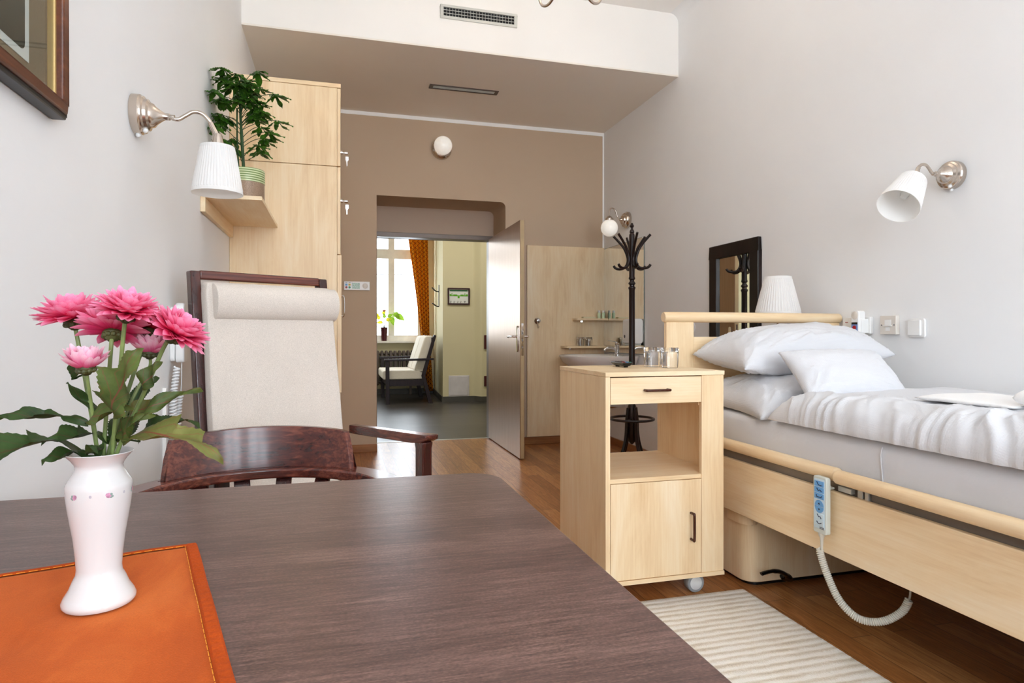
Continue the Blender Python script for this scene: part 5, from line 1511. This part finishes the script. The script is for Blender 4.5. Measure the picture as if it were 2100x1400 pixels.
# pot plant on the sill
hp = thing('potted_plant', 'anthurium in a tall maroon pot on the hall window sill', 'plant', (.768, 11.22, .93))
MB().lathe([(.001, 0), (.045, 0), (.063, .235), (.066, .24), (.06, .24), (.056, .21), (.001, .2)], 24).build('pot', M['maroon'], hp)
m = MB(); mp_ = MB(); ym = MB()
for (dx, dz, L, mm, a) in ((.17, .5, .16, m, -.9), (.12, .42, .15, m, -1.3), (.2, .46, .18, m, -.6), (-.02, .46, .1, ym, 1.2), (-.07, .38, .11, ym, 2.4), (.03, .36, .1, ym, .3), (-.03, .33, .1, ym, 3.3), (.06, .42, .1, m, .5), (-.09, .44, .1, ym, 2.8), (.01, .40, .09, m, 1.8)):
    c = V((dx, -.02, dz)); mp_.tube(bez([(0, 0, .2), (dx * .3, 0, .2 + (dz - .2) * .7), c], 6), .003, 5)
    leaf_strip(mm, c, c + V((math.cos(a) * L, -.02, math.sin(a) * L)), L * .62, (0, -1, .2), .08, 0, .15, 8, pw=.6)
m.build('foliage', M['anthurium'], hp); ym.build('pale_foliage', M['yellow_leaf'], hp); mp_.build('petiole', M['green_stem'], hp)
m = MB(); m.sphere((.0, -.02, .53), .035, 12, .6); m.build('flower', plain('dusty_pink_flower', (206, 150, 140), .6), hp)
# framed plan
pf = thing('framed_plan', 'small dark-framed green evacuation plan on the hall wall', 'framed plan', (1.796, 9.67, 1.635))
x0, x1, z0, z1, y = 1.624, 1.968, 1.505, 1.764, 9.67
m = MB(); t_ = .022
m.box(x0, x1, y - .02, y - .001, z0, z0 + t_); m.box(x0, x1, y - .02, y - .001, z1 - t_, z1); m.box(x0, x0 + t_, y - .02, y - .001, z0 + t_, z1 - t_); m.box(x1 - t_, x1, y - .02, y - .001, z0 + t_, z1 - t_)
m.build('frame', plain('plan_frame_plum', (54, 26, 34), .35), pf, True, .002)
MB().box(x0 + .02, x1 - .02, y - .008, y - .002, z0 + .02, z1 - .02).build('sheet', M['paper'], pf, True)
MB().box(x0 + .032, x1 - .032, y - .0092, y - .008, z1 - .052, z1 - .032).build('title_bar', M['dark_green_print'], pf, True)
m = MB()
m.box(x0 + .03, x1 - .03, y - .0092, y - .008, 1.636, 1.650)
for a, b, c_, e in ((.03, .055, 1.65, 1.668), (.06, .072, 1.65, 1.682), (.085, .15, 1.65, 1.664), (.2, .25, 1.65, 1.664), (.262, .274, 1.65, 1.682), (.285, .315, 1.65, 1.668), (.155, .185, 1.605, 1.636)): m.box(x0 + a, x0 + b, y - .0092, y - .008, c_, e)
m.build('floor_plan', M['green_print'], pf, True)
m = MB()
for a in (.035, .09, .145, .19): 
    for k in range(3): m.box(x0 + a, x0 + a + .028 - k * .006, y - .0092, y - .008, 1.555 - k * .012, 1.560 - k * .012)
m.box(x0 + .25, x0 + .285, y - .0092, y - .008, 1.556, 1.562); m.box(x0 + .262, x0 + .273, y - .0092, y - .008, 1.535, 1.556)
m.build('legend_marks', M['print_grey'], pf, True)
ht = thing('wall_hatch', 'square white access hatch low on the hall wall under the plan', 'hatch', (1.8, 9.67, .25))
MB().box(1.639, 1.961, 9.662, 9.669, .087, .411).build('frame', M['hatch'], ht, True, .002)
m = MB(); m.box(1.66, 1.94, 9.655, 9.662, .108, .390); m.build('door', M['hatch'], ht, True, .002)
for z0, z1, lab in ((.822, 1.035, 'maroon square plate on the hall wall, the upper one by the door edge'), (.245, .406, 'maroon square plate on the hall wall, the lower one by the door edge')):
    tag(MB().box(2.168, 2.40, 9.522, 9.539, z0, z1).build('wall_plate', M['maroon'], None, True, .003, loc=(2.35, 9.53, z0)), lab, 'plate', 'maroon plates in the hall')
wh = thing('wall_hook_rack', 'black double coat hook on the hall pillar edge beside the curtain', 'hook', (1.58, 10.25, 1.7))
m = MB(); m.box(1.572, 1.582, 10.24, 10.26, 1.5, 1.85); m.build('back_plate', M['black'], wh, True)
for z in (1.78, 1.54):
    m = MB(); m.tube(spline([(1.577, 10.25, z - .04), (1.53, 10.25, z - .03), (1.49, 10.25, z + .0), (1.465, 10.25, z + .03 if z > 1.6 else z + .01)], 5), .010, 8); m.build('hook_arm', M['black'], wh, True)

# ------------------------------------------------------------------ light
wld = bpy.data.worlds.new('daylight'); scene.world = wld; wld.use_nodes = True
bg = wld.node_tree.nodes['Background']
bg.inputs[0].default_value = (.82, .91, 1.0, 1); bg.inputs[1].default_value = 5.0
def portal(name, loc, rot, sx, sy):
    l = bpy.data.lights.new(name, 'AREA'); l.shape = 'RECTANGLE'; l.size = sx; l.size_y = sy; l.cycles.is_portal = True
    o = bpy.data.objects.new(name, l); COL.objects.link(o); o.location = loc; o.rotation_euler = rot
for a, b in wins: portal('daylight_portal', ((a + b) / 2, YF - .22, (WZ0 + WZ1) / 2), (math.radians(-90) + PI, 0, 0), b - a, WZ1 - WZ0)
for w in (HW, HW2): portal('hall_daylight_portal', ((w[0] + w[1]) / 2, HY1 + .12, (w[2] + w[3]) / 2), (math.radians(-90), 0, 0), w[1] - w[0], w[3] - w[2])

# added fill at the five chandelier shades, to brighten the dim far end
for k in range(5):
    a = 2 * PI * k / 5 + math.radians(33.4)
    l = bpy.data.lights.new('chandelier_fill', 'POINT'); l.energy = 2.6; l.color = (1, .94, .87); l.shadow_soft_size = .05
    o = bpy.data.objects.new('chandelier_fill', l); COL.objects.link(o); o.location = (1.06 + .285 * math.cos(a), 2.82 + .285 * math.sin(a), ZC - .54)
for x in (-.6, 1.0, 2.8):  # added fill without any fixture, to brighten the dark hall
    l = bpy.data.lights.new('hall_fill', 'AREA'); l.shape = 'DISK'; l.size = .5; l.energy = 9; l.color = (1, .96, .88)
    o = bpy.data.objects.new('hall_fill', l); COL.objects.link(o); o.location = (x, 8.4, 3.38)
# ------------------------------------------------------------------ camera
F = 1298.0
cam = bpy.data.cameras.new('camera'); co = bpy.data.objects.new('camera', cam); COL.objects.link(co)
cam.sensor_fit = 'HORIZONTAL'; cam.sensor_width = 36; cam.lens = 36 * F / 2100
cam.shift_y = -15 / 2100; cam.clip_start = .02
co.location = (0, 0, 1.05); co.rotation_euler = (PI / 2, 0, -math.radians(15.34))
scene.camera = co
vs_ = scene.view_settings
vs_.view_transform = 'Standard'; vs_.look = 'None'; vs_.gamma = 1; vs_.use_curve_mapping = False
vs_.exposure = 1.26
cy_ = scene.cycles
cy_.max_bounces = 12; cy_.diffuse_bounces = 7; cy_.glossy_bounces = 6; cy_.transmission_bounces = 10; cy_.transparent_max_bounces = 12
cy_.caustics_reflective = False; cy_.caustics_refractive = False
cy_.sample_clamp_indirect = 8
cy_.use_denoising = True
